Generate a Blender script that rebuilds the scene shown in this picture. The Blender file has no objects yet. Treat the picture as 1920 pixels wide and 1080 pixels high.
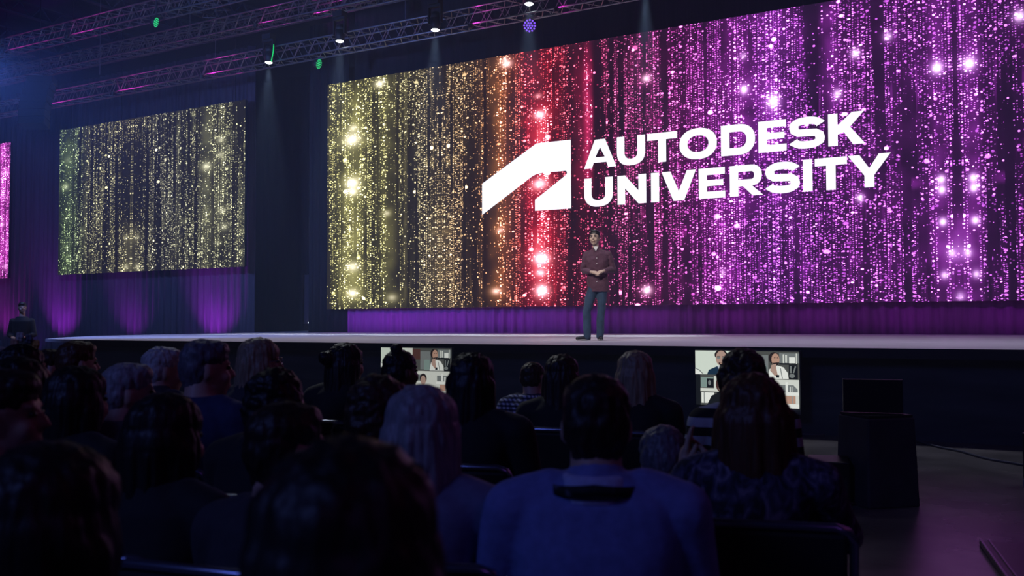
import bpy, bmesh, math, random
import numpy as np
from mathutils import Vector, Matrix, noise, Euler
random.seed(7)
S = bpy.context.scene
COL = S.collection
R = math.radians
PI = math.pi

# ------------------------------------------------------------------ camera
F, CZ = 1766.0, 1.40
_yaw, _pitch, _roll = R(29.9), math.atan(64.5 / F), 0.0031
fw = Vector((-math.sin(_yaw) * math.cos(_pitch), math.cos(_yaw) * math.cos(_pitch), math.sin(_pitch)))
_r0 = Vector((math.cos(_yaw), math.sin(_yaw), 0)); _u0 = _r0.cross(fw)
rt = _r0 * math.cos(_roll) - _u0 * math.sin(_roll)
up = _r0 * math.sin(_roll) + _u0 * math.cos(_roll)
CAM = Vector((0, 0, CZ))
cd = bpy.data.cameras.new('camera'); cam = bpy.data.objects.new('camera', cd); COL.objects.link(cam)
cam.matrix_world = Matrix(((rt.x, up.x, -fw.x, 0), (rt.y, up.y, -fw.y, 0), (rt.z, up.z, -fw.z, CZ), (0, 0, 0, 1)))
cd.sensor_width = 36; cd.lens = F / 1920 * 36; cd.clip_end = 200; cd.clip_start = 0.05
cd.dof.use_dof = True; cd.dof.focus_distance = 16.0; cd.dof.aperture_fstop = 3.8
S.camera = cam

def ray(px, py): return fw + rt * ((px - 960) / F) - up * ((py - 540) / F)
def on_z(px, py, z): d = ray(px, py); return CAM + d * ((z - CZ) / d.z)
def on_y(px, py, y): d = ray(px, py); return CAM + d * (y / d.y)
def at(px, py, Z): return CAM + ray(px, py) * Z

# ------------------------------------------------------------------ world, exposure
w = bpy.data.worlds.new('World'); S.world = w; w.use_nodes = True
w.node_tree.nodes['Background'].inputs[0].default_value = (0.16, 0.20, 0.62, 1)
w.node_tree.nodes['Background'].inputs[1].default_value = 0.006
S.view_settings.view_transform = 'Standard'; S.view_settings.look = 'None'
S.view_settings.exposure = 0.0; S.view_settings.gamma = 1.0; S.view_settings.use_curve_mapping = False
try:
    S.cycles.use_denoising = True; S.cycles.max_bounces = 6; S.cycles.diffuse_bounces = 2; S.cycles.glossy_bounces = 3
    S.cycles.volume_bounces = 0; S.cycles.transmission_bounces = 2; S.cycles.transparent_max_bounces = 4
    S.cycles.sample_clamp_indirect = 3.0; S.cycles.use_light_tree = True
    S.cycles.caustics_reflective = False; S.cycles.caustics_refractive = False
except Exception: pass

def lamp(kind, name, loc, target, energy, color, size=0.2, spot=60, blend=0.5):
    ld = bpy.data.lights.new(name, kind); o = bpy.data.objects.new(name, ld); COL.objects.link(o)
    o.location = loc; ld.energy = energy; ld.color = color
    if kind == 'SPOT': ld.spot_size = R(spot); ld.spot_blend = blend; ld.shadow_soft_size = size
    elif kind == 'AREA': ld.size = size
    else: ld.shadow_soft_size = size
    if target is not None:
        o.rotation_euler = (Vector(target) - Vector(loc)).to_track_quat('-Z', 'Y').to_euler()
    return o
STAGE_Z = 1.085
WALL_Y = 23.79
# blue house wash from the rear of the hall, white front light on the stage
lamp('AREA', 'blue_house_wash', (-5.0, -7.0, 7.5), (-2.0, 3.5, 1.0), 140, (0.17, 0.25, 1.0), 3.0)
lamp('AREA', 'violet_house_wash', (6.0, -3.0, 7.0), (-0.5, 3.0, 1.0), 14, (0.50, 0.16, 1.0), 2.5)
lamp('SPOT', 'front_rows_top_light', (-10.5, 9.5, 9.0), (-3.7, 5.3, 1.0), 620, (0.85, 0.92, 1.0), 0.5, 26, 1.0)
lamp('AREA', 'pink_side_light', (5.0, 9.0, 7.5), (-1.5, 3.2, 1.1), 7, (1.0, 0.16, 0.55), 1.5)
for _x in (-17.5, -12.5, -7.5, -2.5, 2.5):
    _o = lamp('AREA', 'stage_top_wash', (_x, 13.5, 11.2), (_x, 15.3, 1.0), 62, (0.75, 0.78, 1.0), 1.2); _o.data.spread = R(85)
lamp('SPOT', 'stage_front_light', (-4.5, 1.0, 9.0), (-6.9, 14.7, 2.3), 4300, (1.0, 0.93, 0.86), 0.35, 13, 0.9)
lamp('SPOT', 'stage_front_light', (-12.0, 2.0, 9.0), (-7.0, 14.7, 2.3), 2200, (1.0, 0.93, 0.88), 0.35, 13, 0.9)

# ------------------------------------------------------------------ node helper
class N:
    """tiny expression builder over shader math nodes"""
    nt = None
    def __init__(s, sock): s.s = sock
    @staticmethod
    def m(op, *a, clamp=False):
        n = N.nt.nodes.new('ShaderNodeMath'); n.operation = op; n.use_clamp = clamp
        for i, x in enumerate(a):
            if isinstance(x, N): N.nt.links.new(x.s, n.inputs[i])
            else: n.inputs[i].default_value = x
        return N(n.outputs[0])
    def __add__(s, o): return N.m('ADD', s, o)
    __radd__ = __add__
    def __sub__(s, o): return N.m('SUBTRACT', s, o)
    def __rsub__(s, o): return N.m('SUBTRACT', o, s)
    def __mul__(s, o): return N.m('MULTIPLY', s, o)
    __rmul__ = __mul__
    def __truediv__(s, o): return N.m('DIVIDE', s, o)
    def floor(s): return N.m('FLOOR', s)
    def fract(s): return N.m('FRACT', s)
    def pw(s, e): return N.m('POWER', s, e)
def nnode(t, **kw):
    n = N.nt.nodes.new(t)
    for k, v in kw.items(): setattr(n, k, v)
    return n
def lk(a, b): N.nt.links.new(a.s if isinstance(a, N) else a, b)
def rnd2(a, b=None, seed=0.0):
    """white noise of two cell ids; returns three independent values"""
    n = nnode('ShaderNodeTexWhiteNoise', noise_dimensions='3D')
    c = nnode('ShaderNodeCombineXYZ'); lk(a, c.inputs[0])
    if b is not None: lk(b, c.inputs[1])
    c.inputs[2].default_value = seed
    lk(c.outputs[0], n.inputs['Vector'])
    s = nnode('ShaderNodeSeparateColor'); lk(n.outputs['Color'], s.inputs[0])
    return N(s.outputs[0]), N(s.outputs[1]), N(s.outputs[2])
def sstep(x, a, b, lo=0.0, hi=1.0):
    n = nnode('ShaderNodeMapRange', interpolation_type='SMOOTHSTEP')
    lk(x, n.inputs[0])
    for i, v in ((1, a), (2, b), (3, lo), (4, hi)):
        if isinstance(v, N): lk(v, n.inputs[i])
        else: n.inputs[i].default_value = v
    return N(n.outputs[0])
def noise_n(x, y, scale, detail=1.0, seed=0.0):
    c = nnode('ShaderNodeCombineXYZ'); lk(x, c.inputs[0]) if isinstance(x, N) else None
    if isinstance(y, N): lk(y, c.inputs[1])
    c.inputs[2].default_value = seed
    n = nnode('ShaderNodeTexNoise'); lk(c.outputs[0], n.inputs['Vector'])
    n.inputs['Scale'].default_value = scale; n.inputs['Detail'].default_value = detail
    return N(n.outputs[0])

MATS = {}
def mat(name, color, rough=0.6, metal=0.0, var=0.15, scale=8.0, bump=0.0, emis=None, strength=1.0, stretch=None, sheen=0.0, spec=0.5):
    if name in MATS: return MATS[name]
    m = bpy.data.materials.new(name); m.use_nodes = True; MATS[name] = m
    nt = m.node_tree; b = nt.nodes['Principled BSDF']
    b.inputs['Roughness'].default_value = rough; b.inputs['Metallic'].default_value = metal
    b.inputs['Specular IOR Level'].default_value = spec
    if sheen: b.inputs['Sheen Weight'].default_value = sheen
    tc = nt.nodes.new('ShaderNodeTexCoord'); mp = nt.nodes.new('ShaderNodeMapping')
    nt.links.new(tc.outputs['Object'], mp.inputs[0])
    if stretch: mp.inputs['Scale'].default_value = stretch
    nz = nt.nodes.new('ShaderNodeTexNoise'); nz.inputs['Scale'].default_value = scale; nz.inputs['Detail'].default_value = 4
    nt.links.new(mp.outputs[0], nz.inputs[0])
    rp = nt.nodes.new('ShaderNodeValToRGB')
    c = Vector(color)
    rp.color_ramp.elements[0].color = (*(c * (1 - var)), 1); rp.color_ramp.elements[1].color = (*(c * (1 + var)), 1)
    rp.color_ramp.elements[0].position = 0.3; rp.color_ramp.elements[1].position = 0.7
    nt.links.new(nz.outputs[0], rp.inputs[0]); nt.links.new(rp.outputs[0], b.inputs['Base Color'])
    if bump:
        bp = nt.nodes.new('ShaderNodeBump'); bp.inputs['Strength'].default_value = bump; bp.inputs['Distance'].default_value = 0.01
        nt.links.new(nz.outputs[0], bp.inputs['Height']); nt.links.new(bp.outputs[0], b.inputs['Normal'])
    if emis is not None:
        b.inputs['Emission Color'].default_value = (*emis, 1); b.inputs['Emission Strength'].default_value = strength
    return m

# ------------------------------------------------------------------ object helpers
def tag(o, label=None, cat=None, group=None, kind=None):
    if label: o['label'] = label
    if cat: o['category'] = cat
    if group: o['group'] = group
    if kind: o['kind'] = kind
    return o
def thing(name, label, cat, loc=(0, 0, 0), rz=0.0, group=None):
    o = bpy.data.objects.new(name, None); COL.objects.link(o); o.empty_display_size = 0.1
    o.location = loc; o.rotation_euler = (0, 0, rz); return tag(o, label, cat, group)
def link(name, me, m, parent=None, smooth=False):
    for x in (m if isinstance(m, (list, tuple)) else [m]): me.materials.append(x)
    if smooth: me.polygons.foreach_set('use_smooth', [True] * len(me.polygons))
    me.update(); o = bpy.data.objects.new(name, me); COL.objects.link(o)
    if parent: o.parent = parent
    return o
def obj(name, bm, m, parent=None, smooth=False, bevel=0.0):
    me = bpy.data.meshes.new(name); bmesh.ops.recalc_face_normals(bm, faces=bm.faces); bm.to_mesh(me); bm.free()
    o = link(name, me, m, parent, smooth)
    if bevel:
        bv = o.modifiers.new('bevel', 'BEVEL'); bv.width = bevel; bv.segments = 2; bv.limit_method = 'ANGLE'
    return o
def box(bm, x0, x1, y0, y1, z0, z1, M=None):
    v = [bm.verts.new((x, y, z)) for z in (z0, z1) for y in (y0, y1) for x in (x0, x1)]
    for f in ((0, 1, 3, 2), (4, 6, 7, 5), (0, 4, 5, 1), (2, 3, 7, 6), (0, 2, 6, 4), (1, 5, 7, 3)): bm.faces.new([v[i] for i in f])
    if M is not None: bmesh.ops.transform(bm, matrix=M, verts=v)
    return v
def tube(bm, p0, p1, r0, r1=None, n=10, caps=True):
    p0, p1 = Vector(p0), Vector(p1); r1 = r0 if r1 is None else r1
    q = (p1 - p0).to_track_quat('Z', 'Y'); A = []; B = []
    for i in range(n):
        a = 2 * PI * i / n; d = q @ Vector((math.cos(a), math.sin(a), 0))
        A.append(bm.verts.new(p0 + d * r0)); B.append(bm.verts.new(p1 + d * r1))
    for i in range(n): bm.faces.new((A[i], A[(i + 1) % n], B[(i + 1) % n], B[i]))
    if caps: bm.faces.new(A[::-1]); bm.faces.new(B)
def pathtube(bm, pts, r, n=8):
    pts = [Vector(p) for p in pts]; rings = []
    for i, p in enumerate(pts):
        d = (pts[min(i + 1, len(pts) - 1)] - pts[max(i - 1, 0)]); q = d.to_track_quat('Z', 'Y')
        rings.append([bm.verts.new(p + q @ Vector((math.cos(2 * PI * k / n) * r, math.sin(2 * PI * k / n) * r, 0))) for k in range(n)])
    for a, b in zip(rings, rings[1:]):
        for k in range(n): bm.faces.new((a[k], a[(k + 1) % n], b[(k + 1) % n], b[k]))
    bm.faces.new(rings[0][::-1]); bm.faces.new(rings[-1])
def ell(bm, c, r, rot=None, seg=14):
    M = Matrix.Translation(Vector(c)) @ (rot.to_matrix().to_4x4() if rot else Matrix()) @ Matrix.Diagonal((*r, 1))
    bmesh.ops.create_uvsphere(bm, u_segments=seg, v_segments=max(6, seg * 2 // 3), radius=1, matrix=M)
def prism(bm, poly, z0, z1):
    a = [bm.verts.new((x, y, z0)) for x, y in poly]; b = [bm.verts.new((x, y, z1)) for x, y in poly]
    bm.faces.new(a[::-1]); bm.faces.new(b); n = len(poly)
    for i in range(n): bm.faces.new((a[i], a[(i + 1) % n], b[(i + 1) % n], b[i]))

# ------------------------------------------------------------------ LED screen shader
def led_material(name, ramp, cols, stars, mirror=None, gain=1.0, width=23.4, seed=0.0, sat=1.0, dlo=0.78):
    m = bpy.data.materials.new(name); m.use_nodes = True; nt = m.node_tree; N.nt = nt
    nt.nodes.clear()
    tc = nnode('ShaderNodeTexCoord'); sp = nnode('ShaderNodeSeparateXYZ'); lk(tc.outputs['Object'], sp.inputs[0])
    u, v = N(sp.outputs[0]), N(sp.outputs[2])
    if mirror:
        pu = N.m('PINGPONG', u - mirror[0] + 4 * mirror[1], mirror[1])
    else: pu = u + 0.0
    # density over the wall: bright and dark strands
    strand = noise_n(pu, None, 1.9, 2.0, seed + 3.1)
    patch = noise_n(pu, v * 0.22, 1.1, 1.0, seed + 8.7)
    dens = sstep(strand * 0.75 + patch * 0.42, 0.43, 0.63, 0.10, 1.0) * sstep(noise_n(pu, v * 0.03, 5.5, 1.0, seed + 31.0), 0.36, 0.50, 0.10, 1.0) * sstep(u, 6.0, 13.0, dlo, 1.0)
    def layer(cw, rh, prob, rmin, rmax, sd, soft=0.35, jit=0.25):
        U = pu / cw; i = U.floor(); fx = U.fract() - 0.5
        ra, rb, rc = rnd2(i, None, sd)
        V = v * (ra * 0.5 + 0.8) / rh + rb * 57.0
        j = V.floor(); fy = V.fract() - 0.5
        a, b, c = rnd2(i, j, sd + 11.3)
        dx = (fx - (b - 0.5) * jit); dy = (fy - (c - 0.5) * (jit * 0.8)) * (rh / cw * 1.35)
        d = N.m('SQRT', dx * dx + dy * dy)
        rad = b.pw(2.0) * (rmax - rmin) + rmin
        msk = sstep(d, rad * (1 - soft), rad * 1.12, 1.0, 0.0)
        on = N.m('LESS_THAN', a, dens * (rc * 0.8 + 0.4) * prob)
        return msk * on * (c.pw(1.5) * 1.3 + 0.25)
    la = layer(0.066, 0.055, 0.92, 0.20, 0.46, seed + 1.0)
    lb = layer(0.105, 0.088, 0.68, 0.20, 0.44, seed + 2.0)
    lc = layer(0.27, 0.24, 0.16, 0.12, 0.28, seed + 5.0, 0.5, 0.6)
    ld = layer(0.55, 0.60, 0.10, 0.12, 0.19, seed + 7.0, 0.5, 0.6)
    glowdot = layer(0.62, 0.55, 0.22, 0.30, 0.48, seed + 9.0, 0.9, 0.5)
    thread = noise_n(pu, v * 0.06, 11.0, 1.0, seed + 17.0)
    thr = sstep(thread, 0.60, 0.72, 0.0, 0.16) * dens
    # glowing columns
    col = None
    for (cu, wd, amp, v0, v1) in cols:
        g = sstep(N.m('ABSOLUTE', u - cu), 0.0, wd, 1.0, 0.0) * amp * sstep(N.m('ABSOLUTE', v - (v0 + v1) / 2), (v1 - v0) * 0.35, (v1 - v0) * 0.62, 1.0, 0.0)
        col = g if col is None else col + g
    mod = sstep(noise_n(u, v, 1.3, 2.0, seed + 21.0), 0.35, 0.7, 0.35, 1.3)
    col = col * mod
    st = None
    CX = []
    for fac in (0.62, 0.85, 1.15):
        cx = nnode('ShaderNodeCombineXYZ'); lk(u * fac, cx.inputs[0]); lk(v, cx.inputs[1]); CX.append((fac, cx))
    for (su, sv, r, a) in stars:
        fac, cx = CX[0 if su < 8 or width < 20 else 1 if su < 12.5 else 2]; dn = nnode('ShaderNodeVectorMath', operation='DISTANCE'); lk(cx.outputs[0], dn.inputs[0]); dn.inputs[1].default_value = (su * fac, sv, 0)
        q = N(dn.outputs['Value']) / r
        g = a / (q * q * 5.0 + 1.0).pw(2.0) if False else N.m('DIVIDE', a, (q * q * 4.0 + 1.0).pw(2.2))
        st = g if st is None else st + g
    dots = la * 0.85 + lb * 1.0 + lc * 1.5 + ld * 2.6
    dots = dots * (1.0 + col * 1.6)
    # colour
    rp = nnode('ShaderNodeValToRGB'); lk(u / width, rp.inputs[0])
    el = rp.color_ramp.elements
    while len(el) > 1: el.remove(el[-1])
    el[0].position = ramp[0][0]; el[0].color = (*ramp[0][1], 1)
    for p, c in ramp[1:]:
        e = el.new(p); e.color = (*c, 1)
    glow = 0.016 + dens * 0.048 + thr * 1.1 + glowdot * 0.16 + col * 0.42 + st * 0.8
    hot = dots * 0.62 + st * 1.1 + col * col * 0.10
    vm = nnode('ShaderNodeVectorMath', operation='SCALE'); lk(rp.outputs[0], vm.inputs[0]); lk((glow + dots * 1.70) * gain, vm.inputs['Scale'])
    vw = nnode('ShaderNodeVectorMath', operation='SCALE'); vw.inputs[0].default_value = (0.95, 0.86, 1.0) if sat >= 1 else (1, .97, .85); lk(hot * hot * 0.62 * gain, vw.inputs['Scale'])
    ad = nnode('ShaderNodeVectorMath', operation='ADD'); lk(vm.outputs[0], ad.inputs[0]); lk(vw.outputs[0], ad.inputs[1])
    bs = nnode('ShaderNodeVectorMath', operation='ADD'); lk(ad.outputs[0], bs.inputs[0]); bs.inputs[1].default_value = (0.006, 0.005, 0.014)
    em = nnode('ShaderNodeEmission'); lk(bs.outputs[0], em.inputs[0])
    out = nnode('ShaderNodeOutputMaterial'); lk(em.outputs[0], out.inputs[0])
    return m

MX0 = -20.70; MZ0 = 1.855; MW = 23.4; MH = 7.43
def su(px): return on_y(px, 350, WALL_Y).x - MX0
def suv(px, py): p = on_y(px, py, WALL_Y); return p.x - MX0, p.z - MZ0
def stars_from(lst, x0, z0):
    out = []
    for px, py, r, a in lst:
        p = on_y(px, py, WALL_Y); out.append((p.x - x0, p.z - z0, r, a))
    return out
YEL = (0.76, 0.72, 0.22); GLD = (0.60, 0.50, 0.24); ORG = (1.0, 0.36, 0.10); RED = (1.0, 0.010, 0.05)
CRM = (0.95, 0.02, 0.17); MAG = (0.62, 0.015, 0.36); PUR = (0.60, 0.03, 0.66); VIO = (0.56, 0.045, 0.86)
main_ramp = [(px_, c) for px_, c in [(612, YEL), (720, (0.72, 0.68, 0.22)), (790, GLD), (880, (0.72, 0.42, 0.16)), (925, ORG), (955, (0.95, .22, .08)), (985, RED), (1040, RED), (1070, (0.6, .015, .08)), (1100, CRM),
             (1150, (0.62, 0.03, 0.25)), (1230, MAG), (1330, PUR), (1450, VIO), (1600, (0.55, .04, .74)), (1800, (0.58, .05, .84)), (1920, (0.44, .03, .62))]]
main_ramp = [(max(0, min(1, su(p) / MW)), c) for p, c in main_ramp]
main_cols = [(su(p), wd, a, v0, v1) for p, wd, a, v0, v1 in [
    (660, 0.75, 0.75, 0.0, 7.4), (725, 0.6, 0.30, 0, 7.4), (760, 0.12, 0.35, 0, 7.4), (825, 0.7, 0.16, 0.0, 3.0), (938, 0.55, 0.45, 0, 7.4), (1012, 0.55, 1.25, 0, 5.6), (1014, 1.1, 0.35, 0, 7.4),
    (1103, 0.22, 0.9, 3.5, 7.4), (1090, 0.5, 0.3, 3, 7.4), (1385, 0.65, 0.50, 2.5, 7.4), (1450, 0.55, 0.40, 3.5, 7.4), (1360, 0.5, 0.35, 0, 3), (1560, 0.35, 0.5, 4.5, 7.4),
    (1760, 0.30, 0.45, 0, 7.4), (1826, 0.30, 0.45, 0, 7.4), (1795, 0.55, 0.60, 0, 2.2), (1480, 0.8, 0.15, 0, 7), (1340, 2.6, .16, 0, 7.4), (1420, 2.0, .16, 2.5, 7.4), (1700, 3.2, .12, 0, 7.4)]]
main_stars = stars_from([(660, 262, .55, 1.3), (662, 240, .3, .8), (661, 343, .45, 1.3), (661, 360, .35, 1.0), (661, 500, .42, 1.0), (661, 550, .35, 1.2), (712, 157, .32, 1.2), (725, 400, .25, .7), (735, 558, .32, .6),
    (950, 120, .30, 1.3), (946, 112, .2, .7), (938, 432, .2, .9), (930, 546, .26, 1.1), (1012, 215, .30, 1.5), (1009, 180, .2, .8), (1012, 345, .40, 1.4), (1015, 485, .42, 1.7), (1016, 545, .45, 2.0), (1014, 512, .24, 1.1),
    (1212, 147, .28, 1.3), (1213, 544, .30, 1.6), (1395, 168, .30, 1.6), (1450, 190, .42, 1.7), (1393, 105, .3, .7), (1604, 100, .30, 1.4), (1570, 176, .30, 1.2), (1665, 68, .30, 1.0), (1757, 127, .36, 1.7), (1817, 119, .38, 1.7),
    (1613, 371, .26, 1.3), (1765, 336, .26, 1.5), (1766, 356, .26, 1.5), (1825, 333, .26, 1.5), (1826, 352, .26, 1.5), (1768, 416, .25, 1.5), (1829, 413, .25, 1.5), (1785, 475, .25, 1.0), (1815, 474, .25, 1.0), (1771, 516, .25, 1.1), (1831, 514, .25, 1.1), (1801, 556, .3, .8), (1355, 510, .24, .7), (1912, 30, .35, 1.4), (1800, 470, .8, .25), (1185, 120, .9, .06)], MX0, MZ0)
mirror = (su(825), su(1795) - su(825))
MATS['led_main'] = led_material('led_main', main_ramp, main_cols, main_stars, mirror, 1.0, MW, 0.0)

def steel_box(name, bm_args, m, parent): b = bmesh.new(); box(b, *bm_args); return obj(name, b, m, parent)
def led_screen(x0, x1, z0, z1, m, label, y=WALL_Y):
    t = thing('led_screen', label, 'LED screen', (x0, y, z0))
    b = bmesh.new(); W, H = x1 - x0, z1 - z0
    vs = [b.verts.new(p) for p in ((0, 0, 0), (W, 0, 0), (W, 0, H), (0, 0, H))]; b.faces.new(vs)
    o = obj('display_panel', b, m, t)
    b = bmesh.new(); box(b, 0, W, 0.012, 0.05, 0, H)
    n = int(W / 0.5) 
    for i in range(0, n + 1, 2): box(b, i * W / n - 0.02, i * W / n + 0.02, 0.05, 0.09, 0.02, H - 0.02)
    obj('cabinet', b, mat('black_metal', (0.012, 0.012, 0.014), 0.6), t)
    for xx in np.linspace(.6, W - .6, 4):
        b = bmesh.new(); tube(b, (xx, .1, H - .02), (xx, .1, 15.2 - z0), .012, n=6); obj('hanging_cable', b, MATS['black_metal'], t)
    return t
main = led_screen(MX0, MX0 + MW, MZ0, MZ0 + MH, MATS['led_main'], 'huge main LED wall shading from gold to red to violet with white lettering')

# left 16:9 screen
LX0, LX1, LZ0, LZ1 = -34.83, -24.45, 3.375, 9.25
def lu(px): return on_y(px, 350, WALL_Y).x - LX0
LW = LX1 - LX0
SIL = (0.46, 0.43, 0.26)
lramp = [(lu(112) / LW, (0.35, 0.55, 0.20)), (lu(140) / LW, (0.38, 0.55, 0.25)), (lu(165) / LW, (.50, .50, .26)), (lu(245) / LW, (0.56, 0.52, 0.26)), (lu(300) / LW, (.46, .46, .31)), (lu(385) / LW, (.58, .59, .32)), (lu(455) / LW, (.60, .61, .34))]
lcols = [(lu(128), 0.8, .34, 0, 5.9), (lu(160), .25, .18, 0, 5.9), (lu(245), .7, .34, 0, 1.9), (lu(387), .55, .42, 0, 5.9), (lu(415), .4, .32, 1, 5.9), (lu(333), .2, .2, 0, 5.9)]
lstars = stars_from([(123, 350, .35, .7), (127, 300, .4, .3), (387, 312, .35, 1.0), (414, 262, .3, .7), (413, 290, .3, .6), (416, 395, .3, .6), (420, 425, .3, .6), (408, 455, .25, .4), (236, 500, .25, .6), (258, 500, .25, .6), (236, 445, .25, .4), (258, 445, .25, .4)], LX0, LZ0)
MATS['led_left'] = led_material('led_left', lramp, lcols, lstars, (lu(247), lu(455)), 0.80, LW, 40.0, 0.5)
led_screen(LX0, LX1, LZ0, LZ1, MATS['led_left'], 'side LED screen of gold and green glitter left of the main wall')
fr = [(0.0, (0.6, .05, .6)), (0.9, (0.8, .05, .75)), (1.0, (0.8, .05, .75))]
FX1 = -38.17
MATS['led_far'] = led_material('led_far', fr, [(8.8, 1.2, 1.0, 0, 5.9), (4, 1, .3, 0, 5.9)], [(9.1, 4.5, .3, .7), (9.2, .5, .3, .7), (8.9, 2.3, .3, .7)], None, 1.1, 9.4, 70.0, 1.0, 1.0)
led_screen(FX1 - 9.4, FX1, LZ0 - 0.05, LZ1 - 0.15, MATS['led_far'], 'magenta LED screen cut off by the left frame edge')

# ------------------------------------------------------------------ logo and lettering on the main wall
def glyph_bm(bm, ch, x, w, h, T=0.225):
    B = 0.19
    def poly(p): bm.faces.new([bm.verts.new((x + a, -0.012, Z0 + b)) for a, b in p])
    def strip(ps, qs):
        P = [bm.verts.new((x + a, -0.012, Z0 + b)) for a, b in ps]; Q = [bm.verts.new((x + a, -0.012, Z0 + b)) for a, b in qs]
        for i in range(len(P) - 1): bm.faces.new((P[i], P[i + 1], Q[i + 1], Q[i]))
    def arc(cx, cz, rx, rz, a0, a1, n=14, e=1.0):
        o = []
        for i in range(n + 1):
            a = R(a0 + (a1 - a0) * i / n); c, s = math.cos(a), math.sin(a)
            o.append((cx + rx * math.copysign(abs(c) ** e, c), cz + rz * math.copysign(abs(s) ** e, s)))
        return o
    Z0 = glyph_bm.z0
    if ch == 'A':
        poly([(0, 0), (w * .34, h), (w * .5, h), (w * .5, h - .22), (w * .355, .30), (w * .5, .30), (w * .5, .15), (w * .30, .15), (.245, 0)])
        poly([(w, 0), (w * .66, h), (w * .5, h), (w * .5, h - .22), (w * .645, .30), (w * .5, .30), (w * .5, .15), (w * .70, .15), (w - .245, 0)])
    elif ch == 'U':
        o = [(0, h)] + arc(w / 2, .36, w / 2, .37, 180, 360, 18, .85) + [(w, h)]
        i = [(T, h)] + arc(w / 2, .36, w / 2 - T, .19, 180, 360, 18, .85) + [(w - T, h)]
        strip(o, i)
    elif ch == 'T':
        poly([(0, h), (w, h), (w, h - B), (0, h - B)]); poly([(w / 2 - T / 2, h - B), (w / 2 + T / 2, h - B), (w / 2 + T / 2, 0), (w / 2 - T / 2, 0)])
    elif ch == 'O':
        strip(arc(w / 2, h / 2, w / 2, h / 2 + .015, 0, 360, 40, .9), arc(w / 2, h / 2, w / 2 - T, h / 2 - B + .01, 0, 360, 40, .9))
    elif ch == 'D':
        o = [(0, 0), (0, h)] + arc(w - .42, h / 2, .42, h / 2, 90, -90, 18, .9) + [(0, 0)]
        i = [(T, B), (T, h - B)] + arc(w - .42, h / 2, .42 - T, h / 2 - B, 90, -90, 18, .9) + [(T, B)]
        strip(o, i)
    elif ch == 'E':
        poly([(0, 0), (0, h), (T, h), (T, 0)])
        for a, b, ww in ((0, .18, w), (h / 2 - .075, h / 2 + .085, w * .93), (h - .18, h, w * .99)): poly([(T, a), (T, b), (ww, b), (ww, a)])
    elif ch == 'S':
        q = .235
        cl = arc(w * .50, h - .25, w * .39, .155, 12, 90, 8, .85) + arc(w * .50, h - .25, w * .37, .155, 90, 180, 8, .85)[1:] + [(w * .13 + .02, h - .32), (w * .25, h - .39), (w * .5, h * .5), (w * .75, .385)]
        full = cl + [(w - a, h - b) for a, b in cl[::-1]][3:]
        # symmetric centreline, thickened
        P = []; Q = []
        for k in range(len(full)):
            a = full[max(k - 1, 0)]; b = full[min(k + 1, len(full) - 1)]; d = Vector((b[0] - a[0], b[1] - a[1])).normalized()
            nx, nz = -d.y, d.x; tt = (.115 if abs(d.y) > .7 else .094)
            P.append((full[k][0] + nx * tt, full[k][1] + nz * tt)); Q.append((full[k][0] - nx * tt, full[k][1] - nz * tt))
        strip(P, Q)
    elif ch == 'K':
        poly([(0, 0), (0, h), (T, h), (T, 0)])
        poly([(T, .27), (T, .50), (w - .30, h), (w - .02, h), (w * .60, h * .55), (w, 0), (w - .28, 0), (w * .43, h * .40)])
    elif ch == 'N':
        poly([(0, 0), (0, h), (T, h), (w - T, .36), (w - T, h), (w, h), (w, 0), (w - T, 0), (T, h - .36), (T, 0)])
    elif ch == 'I': poly([(0, 0), (0, h), (w, h), (w, 0)])
    elif ch == 'V': poly([(0, h), (.25, h), (w / 2, .26), (w - .25, h), (w, h), (w / 2 + .15, 0), (w / 2 - .15, 0)])
    elif ch == 'Y': poly([(0, h), (.27, h), (w / 2, .46), (w - .27, h), (w, h), (w / 2 + T / 2, .29), (w / 2 + T / 2, 0), (w / 2 - T / 2, 0), (w / 2 - T / 2, .29)])
    elif ch == 'R':
        poly([(0, 0), (0, h), (T, h), (T, 0)])
        o = [(T, h)] + arc(w - .30, h - .27, .27, .27, 90, -90, 14, .9) + [(T, h - .54)]
        i = [(T, h - .17)] + arc(w - .30, h - .27, .07, .10, 90, -90, 14, .9) + [(T, h - .37)]
        strip(o, i)
        poly([(w * .38, .27), (w * .62, .30), (w, 0), (w - .27, 0)])
white = mat('screen_white', (0.8, 0.8, 0.8), 0.8, emis=(0.93, 0.95, 1.0), strength=1.15, var=0.0)
b = bmesh.new(); H = 0.795
glyph_bm.z0 = 5.685 - MZ0
for ch, a, c in [('A', 9.37, 10.35), ('U', 10.37, 11.20), ('T', 11.26, 12.11), ('O', 12.17, 13.19), ('D', 13.30, 14.19), ('E', 14.27, 14.98), ('S', 15.05, 15.91), ('K', 15.99, 16.85)]: glyph_bm(b, ch, a, c - a, H)
glyph_bm.z0 = 4.615 - MZ0
for ch, a, c in [('U', 9.37, 10.24), ('N', 10.38, 11.22), ('I', 11.36, 11.59), ('V', 11.66, 12.62), ('E', 12.69, 13.40), ('R', 13.52, 14.38), ('S', 14.44, 15.29), ('I', 15.37, 15.60), ('T', 15.66, 16.42), ('Y', 16.44, 17.42)]: glyph_bm(b, ch, a, c - a, H)
obj('lettering', b, white, main)
b = bmesh.new()
def ly(p): return [b.verts.new((x, -0.012, z - MZ0)) for x, z in p]
b.faces.new(ly([(6.01, 5.53), (7.85, 6.56), (8.05, 6.56), (8.05, 5.69), (7.82, 5.66), (7.7, 5.61), (6.01, 4.60)]))
b.faces.new(ly([(8.05, 6.56), (8.96, 6.56), (8.96, 5.69), (8.05, 5.69)]))
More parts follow.
